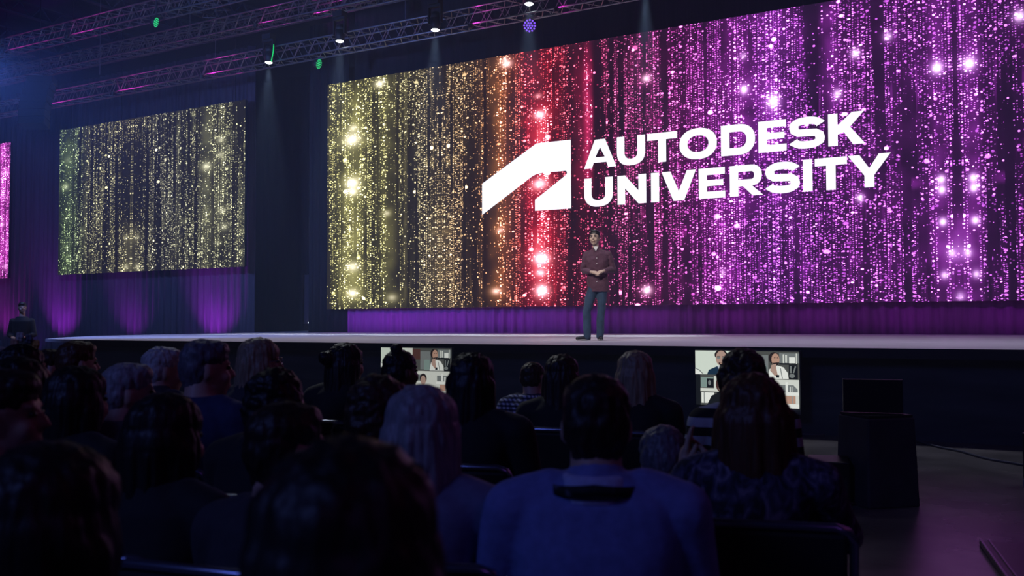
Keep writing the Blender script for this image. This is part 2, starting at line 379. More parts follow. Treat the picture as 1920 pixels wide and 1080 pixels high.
b.faces.new(ly([(8.96, 5.69), (8.96, 4.61), (7.80, 4.61), (7.80, 4.93), (8.79, 5.56), (8.83, 5.61), (8.83, 5.66), (8.79, 5.69)]))
obj('logo_mark', b, white, main)

# ------------------------------------------------------------------ room shell
def struct(name, bm, m): return tag(obj(name, bm, m), kind='structure')
fm = mat('polished_concrete', (0.15, 0.14, 0.14), 0.27, var=0.35, scale=1.6, bump=0.05, spec=0.6)
b = bmesh.new(); box(b, -48, 16, -9, 31, -0.2, 0); struct('floor', b, fm)
black = mat('black_wall', (0.02, 0.02, 0.026), 0.9)
b = bmesh.new(); box(b, -48, 16, 30.6, 30.9, 0, 15.2); struct('wall_back', b, black)
b = bmesh.new(); box(b, -48.3, -48, -9, 31, 0, 15.2); struct('wall_left', b, black)
b = bmesh.new(); box(b, -48, 16, -9, 31, 15.2, 15.4); struct('ceiling', b, mat('ceiling_deck', (0.05, 0.06, 0.10), 0.9, var=0.5, scale=0.5))

# ------------------------------------------------------------------ haze in the hall
hm = bpy.data.materials.new('hall_haze'); hm.use_nodes = True; hm.node_tree.nodes.clear(); N.nt = hm.node_tree
vs = nnode('ShaderNodeVolumeScatter'); vs.inputs['Color'].default_value = (0.50, 0.66, 1, 1); vs.inputs['Density'].default_value = 0.0056; vs.inputs['Anisotropy'].default_value = 0.25
ho = nnode('ShaderNodeOutputMaterial'); lk(vs.outputs[0], ho.inputs['Volume'])
b = bmesh.new(); box(b, -47.9, 15.9, 3.0, 30.5, 0.02, 15.1)
tag(obj('haze', b, hm), 'thin theatrical haze filling the stage end of the hall', 'haze', kind='stuff')

# ------------------------------------------------------------------ stage
st = thing('stage', 'long raised stage with pale grey deck and black skirt below the LED wall', 'stage', (-8, 11.7, 0))
outline = [(9, 11.7), (-16.6, 11.7), (-18.4, 12.3), (-19.6, 13.4), (-21.4, 15.6), (-22.4, 18.6), (-22.9, 21.9), (-24.3, 24.0), (-26.8, 30.0), (-20.2, 30.0), (-20.2, 24.35), (9, 24.35)]
b = bmesh.new(); prism(b, [(x + 8, y - 11.7) for x, y in outline], STAGE_Z - 0.06, STAGE_Z)
obj('deck', b, mat('stage_deck', (0.56, 0.52, 0.58), 0.55, var=0.10, scale=1.2, stretch=(1, 5, 1), spec=0.3), st)
b = bmesh.new(); inn = [(9, 12.0), (-16.5, 12.0), (-18.2, 12.6), (-19.3, 13.6), (-21.1, 15.8), (-22.1, 18.7), (-22.6, 22.0), (-24.0, 24.2), (-26.4, 29.8), (-20.4, 29.8), (-20.4, 24.2), (9, 24.2)]
prism(b, [(x + 8, y - 11.7) for x, y in inn], 0.0, STAGE_Z - 0.06)
obj('skirt', b, mat('stage_skirt', (0.06, 0.072, 0.105), 0.85, var=0.3, scale=0.8, stretch=(1, 1, 6)), st)
b = bmesh.new(); box(b, -8.6, 17, -0.012, 0.0, STAGE_Z - 0.12, STAGE_Z - 0.001)
obj('edge_trim', b, mat('dark_trim', (0.02, 0.018, 0.025), 0.5), st)
# stairs with handrails at the left end
sg = thing('stage_stairs', 'black stage stairs with sloping handrails at the left end of the stage', 'stairs', (-22.3, 13.0, 0), R(25))
for k in range(5): 
    b = bmesh.new(); box(b, -2.6 + k * .32, -2.28 + k * .32, -0.9, 0.9, 0, 0.2 * (k + 1) - 0.02); obj('step', b, mat('black_wall', (0, 0, 0)), sg)
for yy in (-0.92, 0.92):
    b = bmesh.new(); pathtube(b, [(-2.5, yy, 0.02), (-2.5, yy, 1.0), (-1.0, yy, 2.15), (-1.0, yy, 0.02)], 0.024); obj('handrail', b, mat('black_metal', (0, 0, 0)), sg)

# ------------------------------------------------------------------ curtains
def curtain(x0, x1, y, z0, z1, m, label, seed=0, pitch=0.22, amp=0.06, parent=None, group=None, name='stage_curtain'):
    rnd = random.Random(seed); b = bmesh.new(); n = int(abs(x1 - x0) / 0.025); ph = rnd.random() * 9
    tops = []; rows = 5
    g = [[None] * (rows + 1) for _ in range(n + 1)]
    for i in range(n + 1):
        x = (x1 - x0) * i / n
        for k in range(rows + 1):
            t = k / rows
            s = math.sin(2 * PI * x / pitch + ph + 2.2 * noise.noise(Vector((x * 1.3, t * 0.25, seed)))) 
            d = amp * (abs(s) ** 0.7 * math.copysign(1, s)) * (0.55 + 0.7 * noise.noise(Vector((x * 0.9, 3.3, seed + 4)))) + 0.05 * noise.noise(Vector((x * .5, t, seed + 9)))
            g[i][k] = b.verts.new((x, d, (z1 - z0) * t))
    for i in range(n):
        for k in range(rows): b.faces.new((g[i][k], g[i + 1][k], g[i + 1][k + 1], g[i][k + 1]))
    o = obj(name, b, m, None, smooth=True); o.location = (x0, y, z0)
    sd = o.modifiers.new('thick', 'SOLIDIFY'); sd.thickness = 0.008
    return tag(o, label, 'curtain', group)
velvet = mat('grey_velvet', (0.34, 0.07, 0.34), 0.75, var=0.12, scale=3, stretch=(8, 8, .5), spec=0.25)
vdark = mat('black_velvet', (0.022, 0.024, 0.034), 0.9, var=0.2, scale=3, stretch=(8, 8, .5), spec=0.1)
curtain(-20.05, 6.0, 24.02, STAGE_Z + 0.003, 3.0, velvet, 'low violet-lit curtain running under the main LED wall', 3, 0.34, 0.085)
curtain(-21.75, -20.08, 24.10, STAGE_Z + 0.003, 11.5, vdark, 'narrow black curtain leg at the left edge of the main LED wall', 5, 0.3, 0.05)
curtain(-31.5, -24.9, 24.75, 0.02, 11.5, velvet if False else mat('plum_velvet', (0.10, 0.085, 0.12), 0.8, var=0.2, scale=3, stretch=(8, 8, .5), spec=0.2), 'tall dark curtain below the right half of the gold side screen', 8, 0.36, 0.12)
curtain(-37.9, -31.55, 24.75, 0.02, 11.5, MATS['plum_velvet'], 'tall dark curtain below the left half of the gold side screen', 9, 0.36, 0.12)
curtain(-47.8, -37.95, 24.75, 0.02, 11.5, MATS['plum_velvet'], 'tall dark curtain below the magenta screen at the far left', 12, 0.36, 0.12)
curtain(-20.1, 9.0, 24.42, 3.1, 14.0, vdark, 'black masking curtain rising behind and above the main LED wall', 15, 0.6, 0.03)
curtain(-30, -18, 30.3, 0.0, 12.0, vdark, 'black backdrop seen through the gap between the two glitter screens', 17, 0.5, 0.04)
# low drape fence left of the stage
curtain(-40, -23.3, 14.4, 0.0, 1.0, vdark, 'low black drape standing on the floor left of the stage', 19, 0.3, 0.04)

def uplight(x, y, z, energy, col, tgt, label):
    t = thing('floor_uplight', label, 'stage light', (x, y, z))
    b = bmesh.new(); box(b, -.12, .12, -.08, .08, 0, .14); obj('housing', b, MATS['black_metal'], t, bevel=.01)
    b = bmesh.new(); box(b, -.10, .10, -.06, .06, .141, .146); obj('lens', b, mat('violet_lens', (0.1, .1, .1), .3, emis=(.5, .05, 1), strength=2.0), t)
    lamp('SPOT', 'uplight_lamp', (x, y, z + .17), tgt, energy, col, .06, 80, 1.0)
VL = (0.48, 0.03, 1.0)
for px, e in ((108, 300), (240, 150), (395, 330)):
    x = on_y(px, 560, 24.4).x
    uplight(x, 23.35, 0.0, e * 2.3, VL, (x, 24.9, 3.4), 'violet floor uplight at the curtain foot below the %s of the gold side screen' % {108: 'left edge', 240: 'middle', 395: 'right part'}[px])
uplight(on_y(8, 560, 24.4).x, 23.35, 0.0, 400, (.7, .03, .9), (-39.5, 24.9, 3.4), 'violet floor uplight at the curtain foot below the magenta screen')
# backstage case with a light bar
t = thing('backstage_panel', 'violet-lit backstage panel with a thin light bar seen in the gap between screens', 'panel', (-25.6, 29.3, STAGE_Z))
b = bmesh.new(); box(b, -1.2, .55, 0, .06, 0.28, 2.3); obj('board', b, MATS['plum_velvet'], t)
for xx in (-1.2, .5): b = bmesh.new(); box(b, xx, xx + .1, 0, .5, 0, 2.35); obj('support', b, MATS['black_metal'], t)
b = bmesh.new(); box(b, -.55, .5, -.06, -.02, .30, .35); obj('light_bar', b, mat('magenta_bar', (.1, .1, .1), .3, emis=(.5, .03, .55), strength=.8), t)
b = bmesh.new(); ell(b, (-.72, -.05, .33), (.12, .04, .055)); obj('white_lamp', b, mat('white_lamp', (.1, .1, .1), .3, emis=(.8, .9, 1), strength=3), t)
lamp('SPOT', 'backstage_violet', (-25.0, 28.0, 4.8), (-25.4, 29.4, 2.1), 40, (.45, .04, .9), .1, 50, 1)

# ------------------------------------------------------------------ trusses, fixtures
tm = mat('truss_metal', (0.28, 0.28, 0.30), 0.38, 0.85, var=.1)
def truss(p0, p1, label, s=0.40, step=0.55, group=None):
    p0, p1 = Vector(p0), Vector(p1); d = p1 - p0; L = d.length
    t = thing('lighting_truss', label, 'truss', p0, 0, group); q = d.to_track_quat('X', 'Z'); t.rotation_euler = q.to_euler()
    me = None
    for yy in (-s / 2, s / 2):
        for zz in (0, s):
            if me is None:
                b = bmesh.new(); tube(b, (0, 0, 0), (L, 0, 0), .026, n=8); o = obj('chord', b, tm, t, True); me = o.data
            else: o = bpy.data.objects.new('chord', me); COL.objects.link(o); o.parent = t
            o.location = (0, yy, zz)
    b = bmesh.new(); n = int(L / step)
    for i in range(n):
        a, c = i * L / n, (i + 1) * L / n; m_ = (a + c) / 2
        for yy in (-s / 2, s / 2): tube(b, (a, yy, 0), (m_, yy, s), .012, n=5, caps=False); tube(b, (m_, yy, s), (c, yy, 0), .012, n=5, caps=False)
        for zz in (0, s): tube(b, (a, -s / 2, zz), (m_, s / 2, zz), .012, n=5, caps=False); tube(b, (m_, s / 2, zz), (c, -s / 2, zz), .012, n=5, caps=False)
    obj('lattice', b, tm, t)
    return t
T1Y = 20.9
zt = on_y(713, 83, T1Y).z
truss((-47, T1Y, zt), (9, T1Y, zt), 'long lighting truss hung just in front of and above the LED screens', .45)
p = on_z(430, 62, 10.6); truss((-47, p.y, 10.6), (9, p.y, 10.6), 'second lighting truss, one row nearer the audience than the front truss', .45)
p = on_z(165, 64, 10.6); truss((-47, p.y, 10.6), (9, p.y, 10.6), 'third lighting truss crossing the upper left corner', .45)
pp = on_z(640, 20, 11.6); truss((-47, pp.y, 11.6), (9, pp.y, 11.6), 'highest lighting truss near the ceiling at the top edge', .45)
for x, lb in ((-34, 'cross truss running towards the stage at the far left'), (-23.5, 'cross truss running towards the stage above the gap between screens'), (-13.5, 'cross truss running towards the stage above the middle of the main wall')):
    truss((x, 8, 11.3), (x, 22, 11.3), lb, .4)
for px, py, ln in ((187, 140, 'at the left end of the gold side screen'), (356, 70, 'above the right half of the gold side screen'), (404, 108, 'above the right end of the gold side screen'), (560, 40, 'above the gap between the screens'), (760, 40, 'above the gold part of the main wall')):
    q = on_y(px, py, T1Y); b = bmesh.new(); tube(b, (0, 0, 0), (0, 0, 15.2 - q.z), .012, n=6); o = obj('rigging_cable', b, tm); o.location = q
    tag(o, 'thin rigging cable hanging from the ceiling ' + ln, 'cable', 'rigging cables')
# roof joists
b0 = None
jm = mat('joist_paint', (0.08, 0.09, 0.14), 0.7)
for k, x in enumerate(range(-46, 14, 4)):
    if b0 is None:
        b = bmesh.new(); box(b, -.12, .12, 0, 39, .55, .6); box(b, -.12, .12, 0, 39, 0, .05)
        for i in range(39): tube(b, (0, i, .02), (0, i + .5, .58), .03, n=5); tube(b, (0, i + .5, .58), (0, i + 1, .02), .03, n=5)
        o = obj('roof_joist', b, jm); b0 = o.data
    else: o = bpy.data.objects.new('roof_joist', b0); COL.objects.link(o)
    o.location = (x, -8.5, 14.58); tag(o, 'dark open-web steel roof joist under the ceiling', 'joist', 'roof joists')

def moving_head(pos, aim, label, lens_em=6.0, energy=900, col=(0.75, 0.88, 1.0), spot=13, group=None, top=None, light=True, lens_col=(.85, .93, 1.0), scale=1.0):
    """fixture hanging lens-down at pos (the centre of the lens)"""
    pos = Vector(pos); aimd = (Vector(aim) - pos).normalized(); q = aimd.to_track_quat('-Z', 'Y')
    t = thing('stage_spotlight', label, 'stage light', pos, 0, group)
    M = q.to_matrix().to_4x4()
    b = bmesh.new(); s = scale
    tube(b, (0, 0, .0), (0, 0, .30 * s), .125 * s, .15 * s, 18); tube(b, (0, 0, .30 * s), (0, 0, .48 * s), .15 * s, .10 * s, 18)
    bmesh.ops.transform(b, matrix=M, verts=b.verts); hd_ = obj('head', b, MATS['black_metal'], t, True)
    b = bmesh.new(); ell(b, (0, 0, -.005), (.11 * s, .11 * s, .03 * s)); bmesh.ops.transform(b, matrix=M, verts=b.verts)
    obj('lens', b, mat('lens_%d_%s' % (lens_em * 10, '%.1f' % lens_col[0]), (.1, .1, .1), .2, emis=lens_col, strength=lens_em, var=0), hd_, True)
    b = bmesh.new()
    for sx in (-1, 1): box(b, sx * .19 * s - .02, sx * .19 * s + .02, -.06, .06, .18 * s, .62 * s)
    box(b, -.21 * s, .21 * s, -.07, .07, .60 * s, .68 * s); box(b, -.17 * s, .17 * s, -.13, .13, .68 * s, .84 * s); obj('yoke', b, MATS['black_metal'], t, bevel=.01)
    h = (top if top is not None else pos.z + 1.1) - pos.z
    b = bmesh.new(); tube(b, (0, 0, .84 * s), (0, 0, max(h, .9 * s)), .03, n=8); obj('clamp', b, MATS['black_metal'], t)
    if light: lamp('SPOT', 'spotlight_lamp', pos + aimd * .07, pos + aimd * 8, energy, col, .07, spot, .6)
    return t
BEAMS = [(504, 117, 'white spotlight beam above the gap between the two glitter screens'), (637, 77, 'white spotlight above the top left corner of the main wall'), (816, 56, 'white spotlight third from the left above the main wall'), (992, 7, 'white spotlight at the top frame edge above the violet dotted lamp'), (1210, -14, 'white spotlight whose beam falls from the top edge above the wall')]
for px, py, lb in BEAMS[::-1]:
    q = on_y(px, py, T1Y - .35); tp = q.copy(); tp.z = zt
    mh = moving_head(q, (q.x + .15, q.y - 0.5, 0), lb, 5.0, 2100, spot=27, top=zt + .2)

b = bmesh.new(); pathtube(b, [(.14 + .10 * math.sin(a * .13), -.05, .04 * a - .02) for a in range(14)], .016)
obj('reflection_strip', b, mat('green_reflection', (0, .1, 0), .4, emis=(0.01, .6, .15), strength=1.0), mh)  # green reflection at the lens edge, modelled as a glowing strip

def led_wash(pos, face, r, col, label, st=2.0):
    t = thing('led_wash_light', label, 'stage light', pos); q = Vector(face).normalized().to_track_quat('Z', 'Y'); M = q.to_matrix().to_4x4()
    b = bmesh.new(); tube(b, (0, 0, -.02), (0, 0, -.16), r * 1.1, r * .7, 20); bmesh.ops.transform(b, matrix=M, verts=b.verts); obj('head', b, MATS['black_metal'], t, True)
    b = bmesh.new()
    for ring, n in ((0, 1), (.4, 6), (.82, 12)):
        for i in range(n):
            a = 2 * PI * i / max(n, 1); ell(b, (r * ring * math.cos(a), r * ring * math.sin(a), 0), (r * .15, r * .15, r * .08), seg=8)
    bmesh.ops.transform(b, matrix=M, verts=b.verts); obj('led_array', b, mat('led_%.1f%.1f' % (col[0], col[1]), (.05, .05, .05), .3, emis=col, strength=st, var=0), t)
    b = bmesh.new(); tube(b, (0, 0, .05 + r), (0, 0, r + .5), .03, n=8); box(b, -r * 1.2, r * 1.2, -.03, .03, r * 1.12, r * 1.12 + .05); obj('yoke', b, MATS['black_metal'], t)
GRN = (0.02, .75, .25)
def facing(pos, deg):  # direction to the camera turned by deg about the vertical
    d = (CAM - Vector(pos)); d.normalize(); return Matrix.Rotation(R(deg), 3, 'Z') @ d
q = on_y(293, 42, 18.5); led_wash(q, facing(q, 66), .15, GRN, 'green dotted LED lamp high above the gold side screen', .9)
q = on_y(598, 120, 21.2); led_wash(q, facing(q, 58), .15, GRN, 'green dotted LED lamp just left of the main wall top corner', .9)
q = on_y(993, 48, 20.7); led_wash(q, facing(q, 10), .17, (.22, .08, .95), 'violet dotted LED lamp above the red part of the main wall', 1.3)
# magenta fixtures that light the trusses
T2 = on_z(430, 62, 10.6).y; T3 = on_z(165, 64, 10.6).y; T4 = on_z(640, 20, 11.6).y
TL = [(235, T1Y, zt, 16, 'the front truss above the middle of the gold side screen'), (400, T1Y, zt, 16, 'the front truss above the gold side screen right end'), (100, T1Y, zt, 14, 'the front truss near the column loudspeaker'),
      (900, T1Y, zt, 18, 'the front truss left of the violet dotted lamp'), (1060, T1Y, zt, 12, 'the front truss right of the violet dotted lamp'), (150, T3, 10.6, 10, 'the third truss in the upper left corner'),
      (600, T4, 11.6, 20, 'the highest truss near the top edge'), (500, T2, 10.6, 9, 'the second truss above the gap between the screens'), (30, T3, 10.6, 7, 'the third truss at the far left edge')]
for px, YY, ZZ, e, wh in TL:
    q = Vector((on_y(px, 100, YY).x, YY - .48, ZZ - .10))
    t = thing('truss_warmer_lamp', 'small magenta lamp clipped beneath ' + wh, 'stage light', q)
    b = bmesh.new(); tube(b, (0, 0, -.1), (0, 0, 0), .05, .07, 12); obj('can', b, MATS['black_metal'], t)
    b = bmesh.new(); tube(b, (.04, .03, -.06), (.04, .255, .10), .012, n=6); obj('bracket', b, MATS['black_metal'], t)
    lamp('SPOT', 'truss_lamp', q + Vector((0, 0, .04)), q + Vector((.8, .7, .5)), e, (1.0, .04, .75), .05, 150, .6)
# blue hazy wash from beyond the left edge, upper rear
for pos, tg, e, sp in ((tuple(at(-75, 110, 17.0)), (-24, 24, 3.0), 5000, 120),):
    t = thing('blue_wash_light', 'blue wash light hanging beyond the upper left corner', 'stage light', pos)
    b = bmesh.new(); tube(b, (0, -.3, 0), (0, 0, 0), .12, .18, 16); obj('head', b, MATS['black_metal'], t)
    lamp('SPOT', 'blue_wash_lamp', Vector(pos) + Vector((0, .1, 0)), tg, e, (.17, .30, 1.0), .2, sp, 1.0)
lamp('AREA', 'blue_roof_wash', (-22, 13, 12.3), (-22, 16, 15.3), 150, (.10, .18, 1.0), 6)
# line array
q = on_y(66, 226, 19.0)
t = thing('line_array_speaker', 'hanging column loudspeaker dimly lit green in the upper left', 'speaker', q, R(35))
for k in range(7):
    b = bmesh.new(); box(b, -.42, .42, -.25, .25, -.12, .12); bmesh.ops.transform(b, matrix=Matrix.Translation((0, .035 * k * k * .5 - .1, -.1 + k * .26)) @ Matrix.Rotation(R(-14 + 2 * k), 4, 'X'), verts=b.verts)
    obj('speaker_box', b, MATS['black_metal'], t, bevel=.015)
b = bmesh.new(); tube(b, (0, .3, 1.7), (0, .3, 6), .015, n=6); obj('hanging_cable', b, MATS['black_metal'], t)
lamp('SPOT', 'green_wash', q + Vector((1.2, -.8, -1.2)), q, 6, (0.05, 1, .3), .05, 60, 1)

# violet truss washes on the low curtain
ORD = ('leftmost', 'second from the left', 'third from the left', 'fourth from the left', 'fifth from the left', 'middle', 'fifth from the right', 'fourth from the right', 'third from the right', 'second from the right', 'rightmost')
for k, x in enumerate(np.linspace(-19.5, 2.0, 11)):
    x = float(x); e = (6200, 5600, 4600, 3700, 3000, 2600, 2300, 2200, 2200, 2300, 2300)[k]
    t = thing('violet_wash_light', 'violet wash light aimed at the low curtain, %s of its row' % ORD[k], 'stage light', (x - 2.5, 9.0, 10.85))
    b = bmesh.new(); tube(b, (0, 0, .25), (0, .2, 0), .14, .16, 14); tube(b, (0, 0, .2), (0, 0, .8), .02, n=8); obj('head', b, MATS['black_metal'], t)
    lamp('SPOT', 'violet_curtain_lamp', (x - 2.5, 9.25, 10.80), (x + .3, 24, 1.55), e * .68, (0.52, 0.03, 1.0), .12, 13, 1.0)
truss((-25, 9.0, 11.55), (3, 9.0, 11.55), 'overhead truss carrying the violet wash lights in front of the stage', .4)

# ------------------------------------------------------------------ video call televisions at the stage foot
TVW, TVH = 1.305, 0.685
def emis(name, c, s=0.8): return mat('tv_' + name, (.02, .02, .02), .5, emis=c, strength=s, var=0)
def ppoly(b, pts, lvl, mi, mats_used):
    vs = [b.verts.new(((x - 183) / 1537 * TVW, -0.002 - lvl * .0006, TVH - (y - 125) / 805 * TVH)) for x, y in pts]
    f = b.faces.new(vs); f.material_index = mi; return f
TVP = {'pale': (.62, .70, .62), 'navy': (.01, .03, .06), 'skin': (.40, .27, .22), 'dhair': (.02, .015, .015), 'shirt': (.50, .55, .62), 'shelf': (.07, .075, .07), 'grey': (.17, .19, .19), 'lite': (.62, .65, .60), 'white': (.75, .78, .74), 'teal': (.20, .28, .26), 'brown': (.08, .035, .03), 'tan': (.45, .27, .20), 'dark': (.008, .010, .012)}
keys = list(TVP)
def ov(cx, cy, rx, ry, n=18, a0=0, a1=360): return [(cx + rx * math.cos(R(a0 + (a1 - a0) * i / n)), cy + ry * math.sin(R(a0 + (a1 - a0) * i / n))) for i in range(n + (0 if a1 - a0 == 360 else 1))]
def rc(x0, x1, y0, y1): return [(x0, y0), (x1, y0), (x1, y1), (x0, y1)]
PIC = [('pale', rc(183, 760, 125, 478)), ('shelf', rc(760, 1720, 125, 520)), ('lite', rc(760, 890, 125, 300)), ('brown', rc(890, 1060, 140, 330)), ('grey', rc(1060, 1280, 180, 500)), ('teal', rc(1140, 1260, 330, 510)),
       ('white', [(183, 390), (300, 478), (183, 478)]), ('grey', [(183, 385), (250, 410), (310, 470), (300, 478), (240, 420), (183, 396)]),
       ('navy', [(365, 478), (395, 410), (520, 355), (560, 360), (640, 350), (740, 400), (770, 478)]), ('shirt', [(525, 350), (560, 430), (575, 478), (620, 478), (640, 380), (600, 340)]),
       ('dhair', ov(582, 185, 98, 75)), ('skin', ov(586, 235, 84, 112)), ('dhair', rc(520, 570, 205, 213)), ('dhair', rc(600, 655, 205, 213)), ('grey', ov(545, 228, 26, 17)), ('grey', ov(628, 228, 26, 17)), ('dhair', [(545, 300), (630, 300), (610, 345), (565, 345)]), ('tan', [(565, 305), (612, 305), (600, 318), (575, 318)]),
       ('grey', rc(1440, 1720, 150, 290)), ('lite', rc(1490, 1510, 165, 290)), ('lite', rc(1525, 1550, 170, 285)), ('white', rc(1580, 1665, 205, 290)), ('dark', rc(1440, 1700, 290, 312)), ('lite', rc(1676, 1690, 150, 300)), ('dark', rc(1575, 1700, 315, 520)), ('grey', rc(1590, 1615, 330, 430)), ('grey', [(1630, 430), (1660, 330), (1680, 335), (1650, 430)]), ('grey', ov(1620, 470, 40, 30)),
       ('white', [(1270, 515), (1300, 380), (1410, 325), (1500, 350), (1560, 430), (1572, 515)]), ('grey', [(1450, 360), (1462, 360), (1490, 510), (1478, 510)]), ('dhair', ov(1368, 222, 78, 88)), ('tan', ov(1388, 240, 58, 88)), ('dhair', [(1345, 290), (1440, 280), (1425, 325), (1370, 330)]), ('dhair', rc(1365, 1390, 212, 220)), ('dhair', rc(1408, 1432, 212, 220)), ('skin', [(1330, 320), (1400, 300), (1400, 370), (1420, 470), (1380, 480), (1310, 400)]), ('dark', rc(1395, 1440, 460, 500)),
       ('shelf', rc(200, 520, 478, 930)), ('dark', rc(200, 270, 478, 930)), ('teal', rc(275, 470, 520, 670)), ('dark', rc(370, 470, 535, 670)), ('grey', ov(410, 600, 22, 38)), ('lite', rc(270, 520, 680, 730)), ('white', rc(285, 480, 745, 900)), ('grey', rc(320, 332, 745, 900)), ('lite', rc(480, 560, 500, 730)),
       ('brown', ov(575, 620, 68, 110)), ('skin', ov(590, 640, 50, 90)), ('dark', [(370, 930), (440, 790), (560, 740), (640, 760), (690, 930)]), ('lite', rc(700, 1720, 525, 930)), ('grey', rc(760, 1160, 590, 700)), ('grey', rc(1440, 1540, 600, 700)), ('grey', [(1565, 700), (1565, 600), (1640, 600), (1700, 660), (1700, 700)]), ('white', rc(1590, 1602, 620, 700)), ('white', rc(1615, 1625, 620, 700)), ('white', rc(1530, 1565, 560, 700)), ('white', rc(1420, 1720, 705, 745)), ('tan', rc(1500, 1620, 755, 865)), ('tan', rc(1635, 1670, 755, 865)), ('grey', rc(1620, 1630, 755, 865)), ('white', rc(1480, 1720, 870, 930)),
       ('dhair', ov(1150, 655, 75, 85)), ('skin', ov(1150, 690, 55, 85)), ('grey', [(1020, 930), (1060, 800), (1150, 760), (1240, 800), (1280, 930)])]
def television(px, py, label, dim=1.0):
    p = on_y(px, py, 11.62); t = thing('television', label, 'television', (p.x, 11.62, p.z - TVH), 0)
    b = bmesh.new()
    used = {}
    for k, (c, pts) in enumerate(PIC): ppoly(b, pts, k, keys.index(c), used)
    # colours are emissive picture content
    me = bpy.data.meshes.new('picture'); b.to_mesh(me); b.free()
    for c in keys: me.materials.append(emis('%s_%d' % (c, dim * 10), Vector(TVP[c]), 0.95 * dim))
    o = bpy.data.objects.new('picture', me); COL.objects.link(o); o.parent = t
    b = bmesh.new(); box(b, -.012, TVW + .012, 0, .05, -.075, TVH + .012); obj('casing', b, mat('tv_case', (.03, .035, .05), .45), t, bevel=.004)
    for sx in (.25, TVW - .25):
        b = bmesh.new(); box(b, sx - .03, sx + .03, -.0, .03, -(p.z - TVH) + .01, -.07); box(b, sx - .04, sx + .04, -.20, .06, -(p.z - TVH), -(p.z - TVH) + .02)
        obj('foot', b, MATS['black_metal'], t)
television(1303.5, 657, 'right television at the stage foot showing a bright video call with two men')
television(714.5, 651.5, 'left television at the stage foot showing a video call, partly hidden by a topknot head', 0.72)

# ------------------------------------------------------------------ floor equipment on the right
p = on_z(1640, 948, 0)
t = thing('equipment_plinth', 'black tapering plinth on the floor right of the audience', 'plinth', (p.x, p.y + .12, 0), R(8.8 + 32 + 2))
b = bmesh.new(); vb = [(-.215, -.215), (.215, -.215), (.215, .215), (-.215, .215)]
A = [b.verts.new((x * 1.02, y * 1.02, 0)) for x, y in vb]; B = [b.verts.new((x * .93, y * .93, .67)) for x, y in vb]
b.faces.new(A[::-1]); b.faces.new(B)
for i in range(4): b.faces.new((A[i], A[(i + 1) % 4], B[(i + 1) % 4], B[i]))
obj('body', b, mat('plinth_black', (0.04, 0.04, 0.055), .55, var=.2), t, bevel=.012)
b = bmesh.new(); box(b, -.19, .19, -.19, .19, .671, .69); obj('top_plate', b, MATS['black_metal'], t, bevel=.004)
mt = thing('confidence_monitor', 'flat black monitor standing on the tapering plinth', 'monitor', (p.x - .02, p.y + .12, .695), R(12))
b = bmesh.new(); box(b, -.215, .215, -.02, .02, .0, .255); obj('screen_body', b, mat('monitor_black', (.008, .008, .01), .4), mt, bevel=.006)
for xx in (-.218, .212): b = bmesh.new(); box(b, xx, xx + .006, -.022, .022, .0, .258); obj('side_trim', b, mat('grey_trim', (.05, .05, .055), .4, .2), mt)
p = on_z(1556, 948, 0)
t = thing('floor_wedge_speaker', 'low black wedge monitor speaker beside the plinth', 'speaker', (p.x, p.y + .2, 0), R(15))
b = bmesh.new(); pr = [(-.2, 0), (.2, 0), (.2, .22), (-.02, .36), (-.2, .33)]
A = [b.verts.new((-.20, y, z)) for y, z in pr]; B = [b.verts.new((.10, y, z)) for y, z in pr]; b.faces.new(A[::-1]); b.faces.new(B)
for i in range(5): b.faces.new((A[i], A[(i + 1) % 5], B[(i + 1) % 5], B[i]))
obj('cabinet', b, MATS['monitor_black'], t, bevel=.01)
b = bmesh.new(); pts = [(-.18, -.205, .03), (.08, -.205, .03), (.08, -.205, .2), (-.18, -.205, .2)]; b.faces.new([b.verts.new(q_) for q_ in pts]); obj('grille', b, mat('grille', (.02, .02, .02), .7, scale=200), t)
def cable(pts, r, m, label):
    b = bmesh.new(); pts = [Vector((q_.x, q_.y, r + .001)) for q_ in pts]; sm = []
    for i in range(len(pts) - 1):
        for k in range(6):
            a = pts[max(i - 1, 0)]; c = pts[i]; d = pts[i + 1]; e = pts[min(i + 2, len(pts) - 1)]; tt = k / 6
            sm.append(.5 * ((2 * c) + (-a + d) * tt + (2 * a - 5 * c + 4 * d - e) * tt * tt + (-a + 3 * c - 3 * d + e) * tt ** 3))
    sm.append(pts[-1]); pathtube(b, sm, r, 6); return tag(obj('cable', b, m, None, True), label, 'cable')
wc = mat('white_cable', (.35, .36, .42), .5); dc = mat('dark_cable', (.10, .10, .14), .5)
cable([on_z(*q_, 0) for q_ in ((1720, 829), (1760, 840), (1800, 848), (1850, 862), (1918, 874), (1960, 884))], .012, dc, 'thin dark cable crossing the bare floor at the right edge')
cable([on_z(*q_, 0) for q_ in ((1585, 903), (1592, 920), (1583, 940), (1566, 944), (1600, 946))], .010, wc, 'pale cable at the foot of the tapering plinth')
cable([on_z(*q_, 0) for q_ in ((1490, 812), (1515, 808), (1530, 812), (1550, 810), (1570, 815), (1590, 813))], .012, wc, 'pale cable bundle along the stage foot below the right television')
cable([on_z(*q_, 0) for q_ in ((1500, 816), (1540, 817), (1560, 813), (1620, 818), (1700, 822))], .012, dc, 'dark cable lying along the stage foot right of the television')
p = on_z(1522, 808, 0); b = bmesh.new(); ell(b, (0, 0, .03), (.045, .03, .03)); tube(b, (0, 0, .025), (.12, .02, .02), .012, n=6); o = obj('cable_connector', b, mat('white_plastic', (.6, .6, .62), .5), None, True); o.location = p
tag(o, 'white connector lying on the floor at the stage foot', 'connector')
p = on_z(1932, 912, 0); t = thing('speaker_stand', 'black stand with a pale foot cut off by the right frame edge', 'stand', p)
